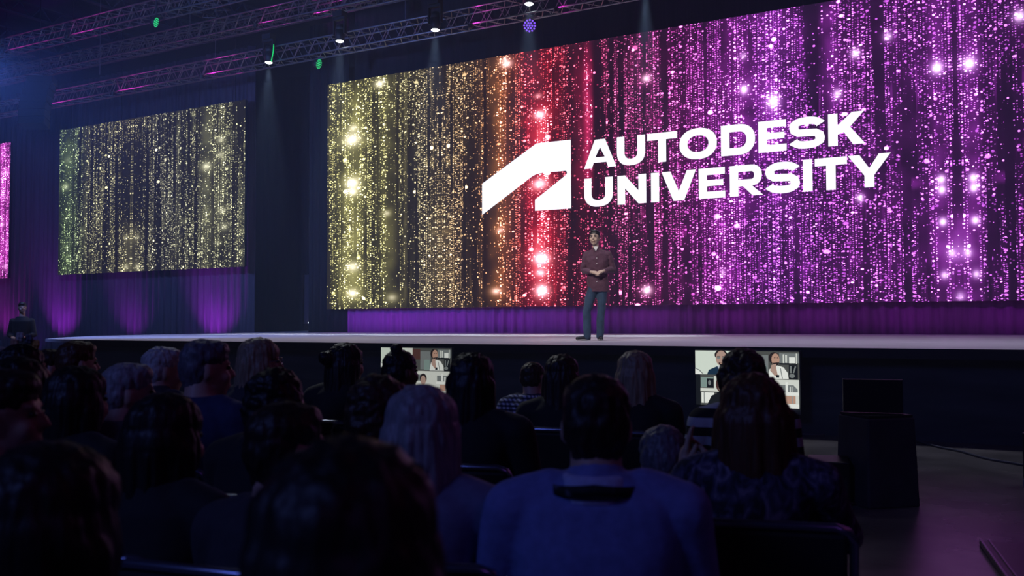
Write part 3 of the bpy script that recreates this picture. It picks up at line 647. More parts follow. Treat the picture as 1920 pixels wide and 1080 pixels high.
b = bmesh.new(); box(b, -.05, .05, -.05, .05, .06, .45); obj('post', b, MATS['black_metal'], t, bevel=.006)
b = bmesh.new(); box(b, -.055, .055, -.055, .055, 0, .06); obj('foot', b, mat('grey_rubber', (.25, .25, .27), .6), t, bevel=.004)
a, c = on_z(1836, 1022, 0), on_z(1925, 1150, 0); 
t = thing('floor_case', 'shallow dark case lying on the floor in the lower right corner', 'case', (a.x, a.y, 0), math.atan2(c.y - a.y, c.x - a.x))
L = (Vector((c.x, c.y)) - Vector((a.x, a.y))).length
b = bmesh.new(); box(b, 0, L, 0, .8, 0, .03); obj('body', b, mat('case_dark', (.03, .025, .04), .35), t, bevel=.006)
b = bmesh.new(); box(b, 0, L, 0, .012, .03, .042); box(b, 0, L, .05, .06, .03, .04); obj('rim', b, mat('case_rim', (.25, .22, .3), .3, .7), t)

# ------------------------------------------------------------------ people
def vox(name, prims, voxel, m, parent, smooth=2, disp=None, cut=None):
    """union of ellipsoids and tapered limbs, voxel-remeshed into one continuous surface"""
    b = bmesh.new()
    for p in prims:
        if p[0] == 'e': ell(b, p[1], p[2], p[3] if len(p) > 3 else None, 16)
        elif p[0] == 'c':
            _, a, c, r0, r1 = p[:5]; a, c = Vector(a), Vector(c)
            sc = p[5] if len(p) > 5 else None
            tube(b, a, c, r0, r1, 14); ell(b, a, (r0,) * 3, None, 12); ell(b, c, (r1,) * 3, None, 12)
        elif p[0] == 'chain':
            pts, rs = p[1], p[2]
            for i in range(len(pts) - 1):
                tube(b, pts[i], pts[i + 1], rs[i], rs[i + 1], 14)
            for q_, r_ in zip(pts, rs): ell(b, q_, (r_,) * 3, None, 12)
        elif p[0] == 'loft':   # rings of (centre, rx, ry)
            rings = []
            for c, rx, ry in p[1]:
                rings.append([b.verts.new((c[0] + rx * math.copysign(abs(math.cos(a)) ** .85, math.cos(a)), c[1] + ry * math.copysign(abs(math.sin(a)) ** .85, math.sin(a)), c[2])) for a in [2 * PI * k / 24 for k in range(24)]])
            for A, B in zip(rings, rings[1:]):
                for k in range(24): b.faces.new((A[k], A[(k + 1) % 24], B[(k + 1) % 24], B[k]))
            b.faces.new(rings[0][::-1]); b.faces.new(rings[-1])
    me = bpy.data.meshes.new('tmp'); bmesh.ops.recalc_face_normals(b, faces=b.faces); b.to_mesh(me); b.free()
    o = bpy.data.objects.new('tmp', me); COL.objects.link(o)
    r = o.modifiers.new('r', 'REMESH'); r.mode = 'VOXEL'; r.voxel_size = voxel; r.use_smooth_shade = True
    s_ = o.modifiers.new('s', 'SMOOTH'); s_.iterations = smooth; s_.factor = .5
    dg = bpy.context.evaluated_depsgraph_get(); me2 = bpy.data.meshes.new_from_object(o.evaluated_get(dg)); bpy.data.objects.remove(o); bpy.data.meshes.remove(me)
    if disp:
        n = len(me2.vertices); co = np.empty(n * 3, 'f'); me2.vertices.foreach_get('co', co); co = co.reshape(-1, 3)
        no = np.empty(n * 3, 'f'); me2.vertices.foreach_get('normal', no); no = no.reshape(-1, 3)
        amp, sx, sz, seed = disp[:4]; c = disp[4] if len(disp) > 4 else (0, 0, 0)
        for i in range(n):
            x, y, z = co[i]; d = noise.noise(Vector(((x - c[0]) * sx, (y - c[1]) * sx, z * sz + seed))) + .5 * noise.noise(Vector(((x - c[0]) * sx * 2.1, (y - c[1]) * sx * 2.1, z * sz * 2 + seed + 5)))
            co[i] += no[i] * (amp * d)
        me2.vertices.foreach_set('co', co.reshape(-1))
    me2.name = name; me2.materials.clear(); me2.materials.append(m)
    me2.polygons.foreach_set('use_smooth', [True] * len(me2.polygons)); me2.update()
    o2 = bpy.data.objects.new(name, me2); COL.objects.link(o2); o2.parent = parent
    return o2

def skin(k): return mat('skin_%s' % k, {'fair': (.55, .36, .28), 'tan': (.40, .25, .18), 'deep': (.16, .085, .06)}[k], .5, var=.06, scale=20)
def hairm(k):
    c = {'black': (.012, .010, .011), 'brown': (.045, .026, .018), 'darkbrown': (.025, .015, .012), 'auburn': (.09, .035, .018), 'blonde': (.34, .26, .17), 'grey': (.30, .30, .32), 'white': (.50, .50, .50), 'saltpepper': (.13, .13, .16)}[k]
    return mat('hair_' + k, c, .48, var=.35, scale=30, stretch=(3, 3, .4), bump=.35)
def cloth(k, c, **kw): return mat('cloth_' + k, c, .8, var=kw.pop('var', .12), scale=kw.pop('scale', 40), bump=.15, sheen=.1, **kw)

def hand(H, d, side, palm_n, curl=.6, s=1.0, spread=.25):
    """prims of a hand at wrist H, pointing along d, palm normal palm_n; side +1 thumb on the local left"""
    H = Vector(H); d = Vector(d).normalized(); n = Vector(palm_n); n = (n - d * n.dot(d)).normalized(); t = d.cross(n) * side
    P = [('chain', [H, H + d * .045 * s + t * .012 * s, H + d * .085 * s + t * .014 * s], [.025 * s, .026 * s, .022 * s]), ('chain', [H, H + d * .05 * s - t * .018 * s, H + d * .08 * s - t * .022 * s], [.023 * s, .022 * s, .018 * s])]
    for k, (off, L) in enumerate(((.034, .072), (.012, .080), (-.011, .074), (-.032, .058))):
        b0 = H + d * .088 * s + t * off * s
        dd = (d + t * off * spread * 6).normalized(); a1 = (dd * math.cos(curl * .6) + n * math.sin(curl * .6)); a2 = (dd * math.cos(curl * 1.5) + n * math.sin(curl * 1.5)); a3 = (dd * math.cos(curl * 2.2) + n * math.sin(curl * 2.2))
        p1 = b0 + a1 * L * .5 * s; p2 = p1 + a2 * L * .3 * s; p3 = p2 + a3 * L * .22 * s
        P.append(('chain', [b0, p1, p2, p3], [.0105 * s, .0095 * s, .0088 * s, .0078 * s]))
    b0 = H + d * .025 * s + t * .026 * s; p1 = b0 + (d * .6 + t * .75 + n * .25).normalized() * .042 * s; p2 = p1 + (d * .85 + t * .35 + n * .4).normalized() * .034 * s; p3 = p2 + (d * .95 + n * .3).normalized() * .024 * s
    P.append(('chain', [b0, p1, p2, p3], [.015 * s, .012 * s, .0105 * s, .009 * s]))
    return P

def head_prims(Hc, Rm, female=False, s=1.0):
    """head, features and neck start; Hc centre, Rm rotation matrix, face along +y"""
    f = lambda x, y, z: Hc + Rm @ Vector((x * s, y * s, z * s))
    w_ = .94 if female else 1.0; e = Rm.to_euler()
    return [(p[0], p[1], tuple(v * s for v in p[2]), e) if p[0] == 'e' else (p[0], p[1], p[2], p[3] * s, p[4] * s) for p in [('e', f(0, -.008, .022), (.073 * w_, .092, .093), e), ('e', f(0, .028, -.035), (.060 * w_, .062, .078), e), ('e', f(0, .045, -.085), (.034 * w_, .036, .028), e),
            ('e', f(0, -.02, -.02), (.066 * w_, .07, .07), e),
            ('c', f(0, .084, .018), f(0, .103, -.018), .008, .0135), ('e', f(0, .083, -.055), (.024, .012, .007), e), ('e', f(0, .081, -.068), (.020, .012, .007), e),
            ('e', f(.030, .078, .032), (.018, .010, .007), e), ('e', f(-.030, .078, .032), (.018, .010, .007), e),
            ('e', f(.036, .062, -.028), (.024, .026, .026), e), ('e', f(-.036, .062, -.028), (.024, .026, .026), e),
            ('e', f(.074 * w_, -.008, -.004), (.010, .018, .031), e), ('e', f(-.074 * w_, -.008, -.004), (.010, .018, .031), e)]]

def hair_prims(style, Hc, Rm, s=1.0):
    f = lambda x, y, z: Hc + Rm @ Vector((x * s, y * s, z * s)); e = Rm.to_euler()
    E_ = lambda x, y, z, a, b, c: ('e', f(x, y, z), (a * s, b * s, c * s), e)
    short = [E_(0, -.046, -.035, .062, .048, .060), E_(0, -.012, .055, .081, .096, .073), E_(0, -.040, .012, .079, .070, .088), E_(0, .03, .082, .066, .058, .040)]
    if style == 'short': return short
    if style == 'receding': return [E_(0, -.030, .045, .081, .080, .070), E_(0, -.040, .005, .080, .070, .080)]
    if style == 'crop': return [E_(0, -.014, .050, .077, .092, .068), E_(0, -.036, .010, .076, .068, .080)]
    if style == 'curly': return [E_(0, -.010, .055, .092, .104, .080), E_(0, -.040, -.01, .094, .085, .100), E_(0.06, .0, .0, .05, .06, .08), E_(-.06, .0, .0, .05, .06, .08)]
    long_ = [E_(0, -.012, .052, .088, .102, .078), E_(0, -.045, .0, .090, .075, .10), E_(.062, -.005, -.02, .032, .055, .09), E_(-.062, -.005, -.02, .032, .055, .09)]
    if style == 'bob': return long_ + [('c', f(x, y, -.02), f(x * 1.12, y, -.155), .048 * s, .045 * s) for x, y in ((.055, -.015), (-.055, -.015), (.03, -.065), (-.03, -.065), (0, -.075))]
    if style == 'bigbob': return long_ + [('c', f(x, y, .0), f(x * 1.25, y * 1.05, -.19), .055 * s, .052 * s) for x, y in ((.055, -.01), (-.055, -.01), (.035, -.065), (-.035, -.065), (0, -.075))]
    if style in ('long', 'longbun'):
        L = long_ + [('chain', [f(x, y, 0), f(x * 1.15, y - .01, -.15), f(x * 1.35, y - .035, -.27), f(x * 1.1, y - .045, -.40)], [.050 * s, .048 * s, .045 * s, .022 * s]) for x, y in ((.052, -.02), (-.052, -.02), (.03, -.065), (-.03, -.065), (0, -.075))]
        if style == 'longbun': L += [E_(.0, -.125, .040, .042, .038, .046), E_(0, -.15, .05, .030, .028, .03)]
        return L
    if style == 'topknot': return [E_(0, -.012, .052, .082, .098, .075), E_(0, -.042, .002, .080, .070, .092), E_(0, -.03, .135, .032, .032, .026)]
    if style == 'bun': return [E_(0, -.012, .052, .082, .098, .075), E_(0, -.042, .002, .080, .070, .085), E_(0, -.12, .03, .042, .04, .042)]
    return short

CH = {}
def make_chair(loc, rz, label):
    """stacking banquet chair; the first is built, later ones copied part by part"""
    cm = mat('chair_black', (.012, .012, .014), .7, var=.2); rm = mat('chair_chrome', (.30, .32, .45), .25, .9, var=.05)
    if not CH:
        t = thing('stacking_chair', label, 'chair', loc, rz, 'black stacking chairs in the audience rows')
        b = bmesh.new(); box(b, -.23, .23, -.21, .23, .41, .46); obj('seat', b, cm, t, bevel=.02)
        b = bmesh.new(); v = box(b, -.225, .225, -.012, .028, 0, .40); bmesh.ops.transform(b, matrix=Matrix.Translation((0, -.24, .47)) @ Matrix.Rotation(R(8), 4, 'X'), verts=v); obj('backrest', b, cm, t, bevel=.012)
        b = bmesh.new(); pathtube(b, [(-.24, -.215, .40), (-.24, -.29, .84), (-.225, -.296, .868), (-.195, -.299, .878), (.195, -.299, .878), (.225, -.296, .868), (.24, -.29, .84), (.24, -.215, .40)], .0125, 8); obj('back_frame', b, rm, t, True)
        for x, y in ((-.22, .20), (.22, .20), (-.22, -.20), (.22, -.20)):
            b = bmesh.new(); tube(b, (x * 1.05, y * 1.12, 0), (x, y, .42), .0115, n=8); obj('leg', b, rm, t, True)
        CH['p'] = t; return t
    p = CH['p']; c = p.copy(); COL.objects.link(c); c.location = loc; c.rotation_euler = (0, 0, rz); c['label'] = label
    for ch in p.children:
        d = ch.copy(); COL.objects.link(d); d.parent = c
    return c

def seated(label, px, py, Z, body=15, head=0, hair='short', hc='brown', sk='fair', top=None, female=False, w=1.0, pitch=0, vx=.010, hs=1.0, lean=0.0, extra=None, lanyard=None, glasses=False, arms='lap', trousers=None, collar=None, chair=1, chlabel=None, tilt=0):
    P = at(px, py, Z); hT = P.z - (0.045 if hair == 'topknot' else 0.012); rz = R(body)
    Rz = Matrix.Rotation(rz, 3, 'Z')
    hy = .02 + lean
    base = Vector((P.x, P.y, 0)) - Rz @ Vector((0, hy, 0))
    t = thing('person', label, 'person', (base.x, base.y, 0), rz)
    zs = lambda z: .46 + (z - .46) * (hT - .46) / (1.29 - .46) if z > .46 else z
    Hm = Euler((R(pitch), R(tilt), R(head)), 'XYZ').to_matrix()
    Hc = Vector((0, hy, hT - .125))
    nb = Vector((0, hy - .045 - lean * .4, hT - .240)); sh = .175 * w
    zS = hT - .285
    hipz = .53
    prims = head_prims(Hc, Hm, female)
    nr = .052 if female else .060
    prims += [('chain', [Hc + Hm @ Vector((0, -.022, -.04)), nb, nb + Vector((0, -.01, -.05))], [nr, nr, nr * 1.2])]
    tw = (.84 if female else 1.0) * w
    def torso(g):
        return [('loft', [((0, -.03, hipz - .08), .165 * w + g, .11 + g), ((0, -.03, zs(.62)), .15 * tw + g, .105 + g), ((0, -.035, zs(.78)), .155 * tw + g, .105 + g), ((0, -.03 - .0, zS - .10), .165 * tw + g, .105 + g), ((0, -.025, zS - .0), .160 * w + g, .085 + g), ((0, -.02, zS + .045), .10 * w + g, .062 + g), ((0, nb.y, zS + .068), .062 + g, .055 + g)]),
                ('c', (sh * .55, -.02, zS + .012), (sh, -.02, zS - .02), .05 + g, .058 + g), ('c', (-sh * .55, -.02, zS + .012), (-sh, -.02, zS - .02), .05 + g, .058 + g)]
    prims += torso(-.006)
    A = {}
    for sx in (-1, 1):
        S0 = Vector((sx * sh, -.02, zS - .02))
        if arms == 'lap': El = Vector((sx * (sh + .055), .03, zs(.74))); Wr = Vector((sx * .085, .27, zs(.66))); hd = (-sx * .5, .8, -.25); pn = (0, -.1, -1)
        elif arms == 'clap':
            if sx < 0: El = Vector((-.275, .10, .83)); Wr = Vector((-.215, .26, .895)); hd = (.06, .25, .95); pn = (1, 0, -.1)
            else: El = Vector((.25, .08, zs(.80))); Wr = Vector((-.09, .29, .89)); hd = (-.55, .30, .75); pn = (-1, 0, -.2)
        else: El = Vector((sx * (sh + .06), .02, zs(.76))); Wr = Vector((sx * .10, .22, zs(.80))); hd = (-sx, .4, .1); pn = (0, -1, 0)
        A[sx] = (S0, El, Wr)
        prims += [('chain', [S0, El, Wr], [.045, .038, .025])] + hand(Wr, hd, -sx if arms == 'lap' else sx, pn, .5 if arms == 'lap' else .15)
        prims += [('chain', [(sx * .09, -.02, hipz), (sx * .12, .40, .54), (sx * .12, .44, .10), (sx * .12, .52, .045)], [.085, .062, .042, .03])]
    bo = vox('body', prims, vx, skin(sk), t, 1)
    top = top or cloth('black', (.012, .012, .015))
    g = .012
    pr = torso(g)
    for sx in (-1, 1):
        S0, El, Wr = A[sx]; mid = El.lerp(Wr, .85 if extra != 'shortsleeve' else -.1)
        if extra == 'shortsleeve': pr += [('chain', [S0, S0.lerp(El, .75)], [.06 + g, .055])]
        elif extra == 'elbow': pr += [('chain', [S0, El, El.lerp(Wr, .2)], [.057 + g, .052, .045])]
        else: pr += [('chain', [S0, El, mid], [.057 + g, .052, .040])]
    if collar: pr += [('c', nb + Vector((0, -.005, -.045)), nb + Vector((0, .0, -.012)), nr + .024, nr + .016)]
    shirt_ = vox('shirt', pr, vx, top, t, 2, (.010, 5, 4, px * .1))
    if collar:
        vox('collar', [('loft', [(nb + Vector((0, -.004, -.04)), nr + .030, nr + .030), (nb + Vector((0, -.002, -.01)), nr + .025, nr + .024), (nb + Vector((0, .0, .016)), nr + .018, nr + .017), (nb + Vector((0, .002, .022)), nr + .010, nr + .010)])], .006, collar, shirt_, 1)
    pr = [('loft', [((0, -.03, hipz - .09), .185 * w, .125), ((0, -.03, hipz + .03), .180 * w, .122)])]
    for sx in (-1, 1): pr += [('chain', [(sx * .09, -.02, hipz), (sx * .12, .40, .54), (sx * .12, .44, .12)], [.098, .078, .060])]
    vox('trousers', pr, .014, trousers or cloth('charcoal', (.02, .02, .025)), t, 1)
    for sx in (-1, 1):
        vox('shoe', [('c', (sx * .12, .43, .045), (sx * .13, .60, .035), .042, .036), ('e', (sx * .125, .52, .018), (.045, .13, .018))], .008, mat('shoe_black', (.012, .012, .012), .4), t, 1)
    if hair:
        amp = {'curly': .011, 'long': .007, 'longbun': .007, 'bob': .007, 'bigbob': .009}.get(hair, .005)
        sx_, sz_ = (34, 34) if hair == 'curly' else (55, 5 if hair in ('long', 'longbun', 'bob', 'bigbob') else 30)
        vox('hair', hair_prims(hair, Hc, Hm, hs), .0065 if Z > 1.5 else .008, hairm(hc), t, 1, (amp, sx_, sz_, px * .37))
        if False:
            b = bmesh.new(); rr = random.Random(px)
            for k in range(90):
                a = rr.uniform(0, 2 * PI); el_ = rr.uniform(-.2, 1.35); dv = Vector((math.cos(a) * math.cos(el_), math.sin(a) * math.cos(el_), math.sin(el_)))
                p0 = Hc + Vector((dv.x * .10, dv.y * .11 - .02, dv.z * .10 + .045)) * 1.0; cu = Vector((rr.uniform(-1, 1), rr.uniform(-1, 1), rr.uniform(-1, 1))) * .02
                pathtube(b, [p0, p0 + dv * .016 + cu * .4, p0 + dv * .026 + cu, p0 + dv * .028 + cu * 1.8 - Vector((0, 0, .012))], .0012, 4)
            obj('stray_curls', b, hairm(hc), t)
    fe = lambda x, y, z: Hc + Hm @ Vector((x, y, z))
    for sx in (-1, 1):
        b = bmesh.new(); ell(b, fe(sx * .030, .0785, .012), (.012, .010, .0075), Hm.to_euler(), 10); obj('eye', b, mat('eye_dark', (.04, .03, .03), .2), t, True)
    if glasses:
        b = bmesh.new()
        for sx in (-1, 1): pathtube(b, [fe(sx * .032 + .024 * math.cos(a * PI / 6), .100, .012 + .018 * math.sin(a * PI / 6)) for a in range(13)], .0018, 5); pathtube(b, [fe(sx * .057, .098, .016), fe(sx * .080, .04, .014), fe(sx * .080, -.01, .010)], .0016, 5)
        pathtube(b, [fe(-.009, .100, .014), fe(.009, .100, .014)], .0016, 5); obj('glasses', b, mat('glasses_frame', (.5, .5, .55), .25, .6), t)
    if lanyard:
        b = bmesh.new(); ring = []
        for k in range(33):
            a = PI + PI * k / 32 * 1.0
            c_, s__ = math.cos(a), math.sin(a)
            x = c_ * (nr + .046); y = nb.y - .006 + s__ * (nr + .046); z = nb.z + .000 - .012 * abs(c_)
            ring.append((b.verts.new((x, y, z - .011)), b.verts.new((x * .95, nb.y + (y - nb.y) * .95, z + .011))))
        for A_, B_ in zip(ring, ring[1:]): b.faces.new((A_[0], B_[0], B_[1], A_[1]))
        o = obj('lanyard', b, lanyard, t, True); sd = o.modifiers.new('t', 'SOLIDIFY'); sd.thickness = .003
    if chair:
        c_ = make_chair((base.x, base.y, 0), rz, 'black stacking chair under the ' + chlabel)
        if chair != 1: c_.scale = (1, 1, chair)
    return t

def wave_mat(name, c1, c2, scale, axis='Z', c3=None):
    if name in MATS: return MATS[name]
    m = bpy.data.materials.new(name); m.use_nodes = True; nt = m.node_tree; b = nt.nodes['Principled BSDF']; b.inputs['Roughness'].default_value = .85; N.nt = nt
    tc = nnode('ShaderNodeTexCoord'); sp = nnode('ShaderNodeSeparateXYZ'); lk(tc.outputs['Object'], sp.inputs[0])
    z = N(sp.outputs[2]) * scale; on = N.m('LESS_THAN', z.fract(), 0.5)
    mx = nnode('ShaderNodeMix', data_type='RGBA'); lk(on, mx.inputs[0]); mx.inputs[6].default_value = (*c1, 1); mx.inputs[7].default_value = (*c2, 1); out = mx.outputs[2]
    if c3:
        xx = (N(sp.outputs[0]) + N(sp.outputs[1]) * .9) * scale; on2 = N.m('LESS_THAN', xx.fract(), 0.5)
        m2 = nnode('ShaderNodeMix', data_type='RGBA'); lk(on2 * on, m2.inputs[0]); lk(out, m2.inputs[6]); m2.inputs[7].default_value = (*c3, 1); 
        m3 = nnode('ShaderNodeMix', data_type='RGBA'); lk(on2, m3.inputs[0]); m3.inputs[6].default_value = (*c2, 1); m3.inputs[7].default_value = (*c1, 1)
        m4 = nnode('ShaderNodeMix', data_type='RGBA', blend_type='MULTIPLY'); m4.inputs[0].default_value = .8; lk(out, m4.inputs[6]); lk(m3.outputs[2], m4.inputs[7]); out = m4.outputs[2]
    lk(out, b.inputs['Base Color']); MATS[name] = m; return m
def blotch_mat(name, c1, c2, c3):
    m = bpy.data.materials.new(name); m.use_nodes = True; nt = m.node_tree; b = nt.nodes['Principled BSDF']; b.inputs['Roughness'].default_value = .8; N.nt = nt
    tc = nnode('ShaderNodeTexCoord'); mp = nnode('ShaderNodeMapping'); lk(tc.outputs['Object'], mp.inputs[0]); mp.inputs['Scale'].default_value = (1, 1, .6)
    nz = nnode('ShaderNodeTexNoise'); lk(mp.outputs[0], nz.inputs[0]); nz.inputs['Scale'].default_value = 22; nz.inputs['Detail'].default_value = 3; nz.inputs['Distortion'].default_value = 1.5
    rp = nnode('ShaderNodeValToRGB'); lk(nz.outputs[0], rp.inputs[0]); el = rp.color_ramp.elements; el[0].position = .42; el[0].color = (*c1, 1); el[1].position = .55; el[1].color = (*c2, 1); e = el.new(.66); e.color = (*c3, 1)
    lk(rp.outputs[0], b.inputs['Base Color']); return m

blue = cloth('blueshirt', (.19, .23, .54)); navy = cloth('navy', (.03, .04, .12)); blk = cloth('black', (.012, .012, .015)); grey = cloth('grey', (.12, .12, .14)); dgrey = cloth('darkgrey', (.04, .04, .05)); lav = cloth('lavender', (.16, .17, .30)); lblue = cloth('lightblue', (.22, .27, .5))
check = wave_mat('check_shirt', (.85, .87, .92), (.07, .08, .15), 38, c3=(.02, .02, .05)); stripe = wave_mat('stripe_shirt', (.48, .48, .52), (.008, .008, .012), 13); flor = blotch_mat('print_blouse', (.015, .015, .03), (.07, .065, .13), (.22, .20, .28))
dark_lan = blotch_mat('lanyard_weave', (.008, .01, .012), (.02, .02, .03), (.12, .12, .16))
PPL = [
 # label, px, py(top), Z, kwargs
 ('man in a blue shirt and dark lanyard seated centre front, seen from behind', 1117, 693, 2.20, dict(body=23, head=2, hair='short', hc='darkbrown', sk='fair', top=blue, w=1.08, vx=.008, collar=cloth('bluecollar', (.48, .52, .80)), lanyard=dark_lan, chlabel='man in the blue shirt with a dark lanyard')),
 ('woman with long silver-blonde hair in a lavender top, left of the blue-shirted man', 793, 715, 2.35, dict(body=22, head=-6, hair='long', hc='grey', top=lav, female=True, hs=1.0, chlabel='woman with long silver-blonde hair')),
 ('woman with a brown bob and a dark printed blouse clapping her hands', 1412, 697, 2.75, dict(body=16, head=-3, hair='bigbob', hc='auburn', top=flor, female=True, w=.99, vx=.008, arms='clap', extra='elbow', hs=1.04, chlabel='clapping woman in the printed blouse')),
 ('woman with dark curly hair in a black and white striped top before the right television', 1392, 652, 4.0, dict(body=16, head=6, hair='curly', hc='brown', top=stripe, female=True, w=.93, chlabel='curly-haired woman in the striped top')),
 ('woman with long blonde hair in a black top, seated right of centre', 1192, 654, 4.75, dict(body=15, head=-5, hair='long', hc='blonde', top=blk, female=True, w=.96, chlabel='blonde woman in a black top')),
 ('woman with long dark brown hair in a black top beside the checkered shirt', 1054, 661, 4.9, dict(body=14, head=2, hair='long', hc='darkbrown', top=blk, female=True, chlabel='dark-haired woman beside the checkered shirt')),
 ('man with cropped hair wearing a blue and white checkered shirt', 1000, 673, 6.3, dict(body=18, head=-22, hair='crop', hc='brown', top=check, w=.98, chlabel='man in the checkered shirt', chair=.80, collar=check)),
 ('woman with very long black hair in black right of the left television', 886, 657, 3.75, dict(body=15, head=-4, hair='long', hc='black', sk='tan', top=blk, female=True, w=1.08, chlabel='black-haired woman right of the left television')),
 ('person with a black topknot turned right in front of the left television', 752, 641, 5.15, dict(body=10, head=-30, hair='topknot', hc='black', sk='deep', top=dgrey, chlabel='person with the black topknot')),
 ('woman with dark hair in a bun and a long ponytail down her back', 650, 640, 5.3, dict(body=10, head=-26, hair='longbun', hc='black', top=blk, female=True, chlabel='woman with the dark bun')),
 ('person with thick wavy brown hair behind the long silver-blonde hair', 712, 696, 2.95, dict(body=10, head=-20, hair='curly', hc='brown', top=grey, hs=.95, chlabel='person with wavy brown hair')),
 ('blonde woman with glasses looking right in profile', 489, 630, 4.65, dict(body=8, head=-48, hair='bob', hc='blonde', top=dgrey, female=True, glasses=True, hs=1.0, chlabel='blonde woman with glasses')),
 ('grey-haired man in a navy shirt facing right, left of the blonde with glasses', 388, 631, 3.75, dict(body=10, head=-42, hair='short', hc='saltpepper', top=navy, w=.97, chlabel='grey-haired man in the navy shirt')),
 ('older man with white hair in a dark jacket, left of the man in navy', 307, 646, 4.75, dict(body=10, head=-35, hair='short', hc='white', top=dgrey, chlabel='white-haired man in the dark jacket', collar=dgrey)),
 ('person with short silver hair looking right, third row left', 243, 675, 3.65, dict(body=8, head=-40, hair='short', hc='grey', top=grey, chlabel='person with short silver hair')),
 ('person with reddish brown hair behind a large black silhouette on the left', 147, 636, 4.95, dict(body=8, head=-25, hair='short', hc='auburn', top=blk, hs=1.02, chlabel='person with reddish brown hair')),
 ('person with big black hair blocking the left of the view', 148, 681, 3.2, dict(body=8, head=-10, hair='bob', hc='black', top=blk, chlabel='person with big black hair')),
 ('person with dark wavy hair seated below the blonde woman with glasses', 518, 685, 3.15, dict(body=10, head=-12, hair='curly', hc='black', top=blk, hs=.95, chlabel='person with dark wavy hair')),
 ('person with brown cropped hair and pink-lit ear left of the silver-blonde hair', 540, 745, 2.3, dict(body=10, head=-25, hair='short', hc='darkbrown', top=dgrey, hs=1.0, w=.92, chlabel='person with the pink-lit ear')),
 ('dark figure with black hair seated in front of the white-haired man', 314, 730, 2.45, dict(body=10, head=-10, hair='bob', hc='black', top=blk, chlabel='dark figure in front of the white-haired man')),
 ('person in a blue collar cut off by the left frame edge', 8, 683, 2.4, dict(body=5, head=-55, hair='short', hc='darkbrown', sk='tan', top=lblue, chlabel='person in the blue collar at the left edge')),
 ('person with a flower-trimmed black hairdo at the far left', 45, 640, 4.2, dict(body=8, head=-30, hair='bun', hc='black', top=blk, chlabel='person with the flower-trimmed hairdo')),
 ('person with smooth black hair below the flower-trimmed hairdo', 38, 664, 3.3, dict(body=8, head=-15, hair='bob', hc='black', top=blk, chlabel='person below the flower-trimmed hairdo')),
 ('person with pale grey hair half hidden at the far left edge', 3, 646, 5.1, dict(body=5, head=-30, hair='short', hc='grey', top=blk, chlabel='pale grey-haired person at the left edge')),
 ('person with light brown hair seen between two dark heads on the left', 97, 651, 5.8, dict(body=8, head=-40, hair='short', hc='brown', top=grey, chlabel='person between two dark heads')),
 ('person with grey hair bending low between the blue shirt and the clapping hands', 1243, 800, 3.5, dict(body=20, head=5, pitch=-18, lean=.12, hair='short', hc='saltpepper', top=dgrey, hs=1.1, chlabel='grey-haired person bending low')),
 ('large dark blurred head in the foreground centre left', 655, 832, 1.02, dict(body=22, head=0, hair='bob', hc='black', top=blk, hs=1.12, vx=.012, chlabel='large dark head in the foreground')),
 ('dark blurred person in the lower left foreground corner', 100, 835, 1.45, dict(body=15, head=0, hair='bob', hc='black', top=blk, hs=1.12, vx=.012, chlabel='dark person in the lower left corner')),
]
PEOPLE = {}
for lb, px, py, Z, kw in PPL: PEOPLE[lb] = seated(lb, px, py, Z, **kw)
# flower trim in the hairdo at the far left
hp_ = [k for k in PEOPLE if k.startswith('person with a flower-trimmed black hairdo')][0]; t = PEOPLE[hp_]
loc = at(45, 640, 4.2); Mi = (Matrix.Translation(t.location) @ Matrix.Rotation(t.rotation_euler.z, 4, 'Z')).inverted()
for k, (dx, dy, c) in enumerate(((-.045, 0, (.45, .25, .15)), (-.02, .03, (.5, .45, .4)), (.02, .02, (.10, .10, .12)), (.05, -.005, (.5, .25, .06)))):
    q = Mi @ (loc + rt * dx + up * (dy - .01)); b = bmesh.new()
    for a in range(6): ell(b, q + Vector((.013 * math.cos(a), .004 * (a % 2), .013 * math.sin(a))), (.013, .007, .010), None, 8)
    ell(b, q, (.010,) * 3, None, 8); obj('hair_flower', b, mat('flower_%d' % k, c, .7), t, True)

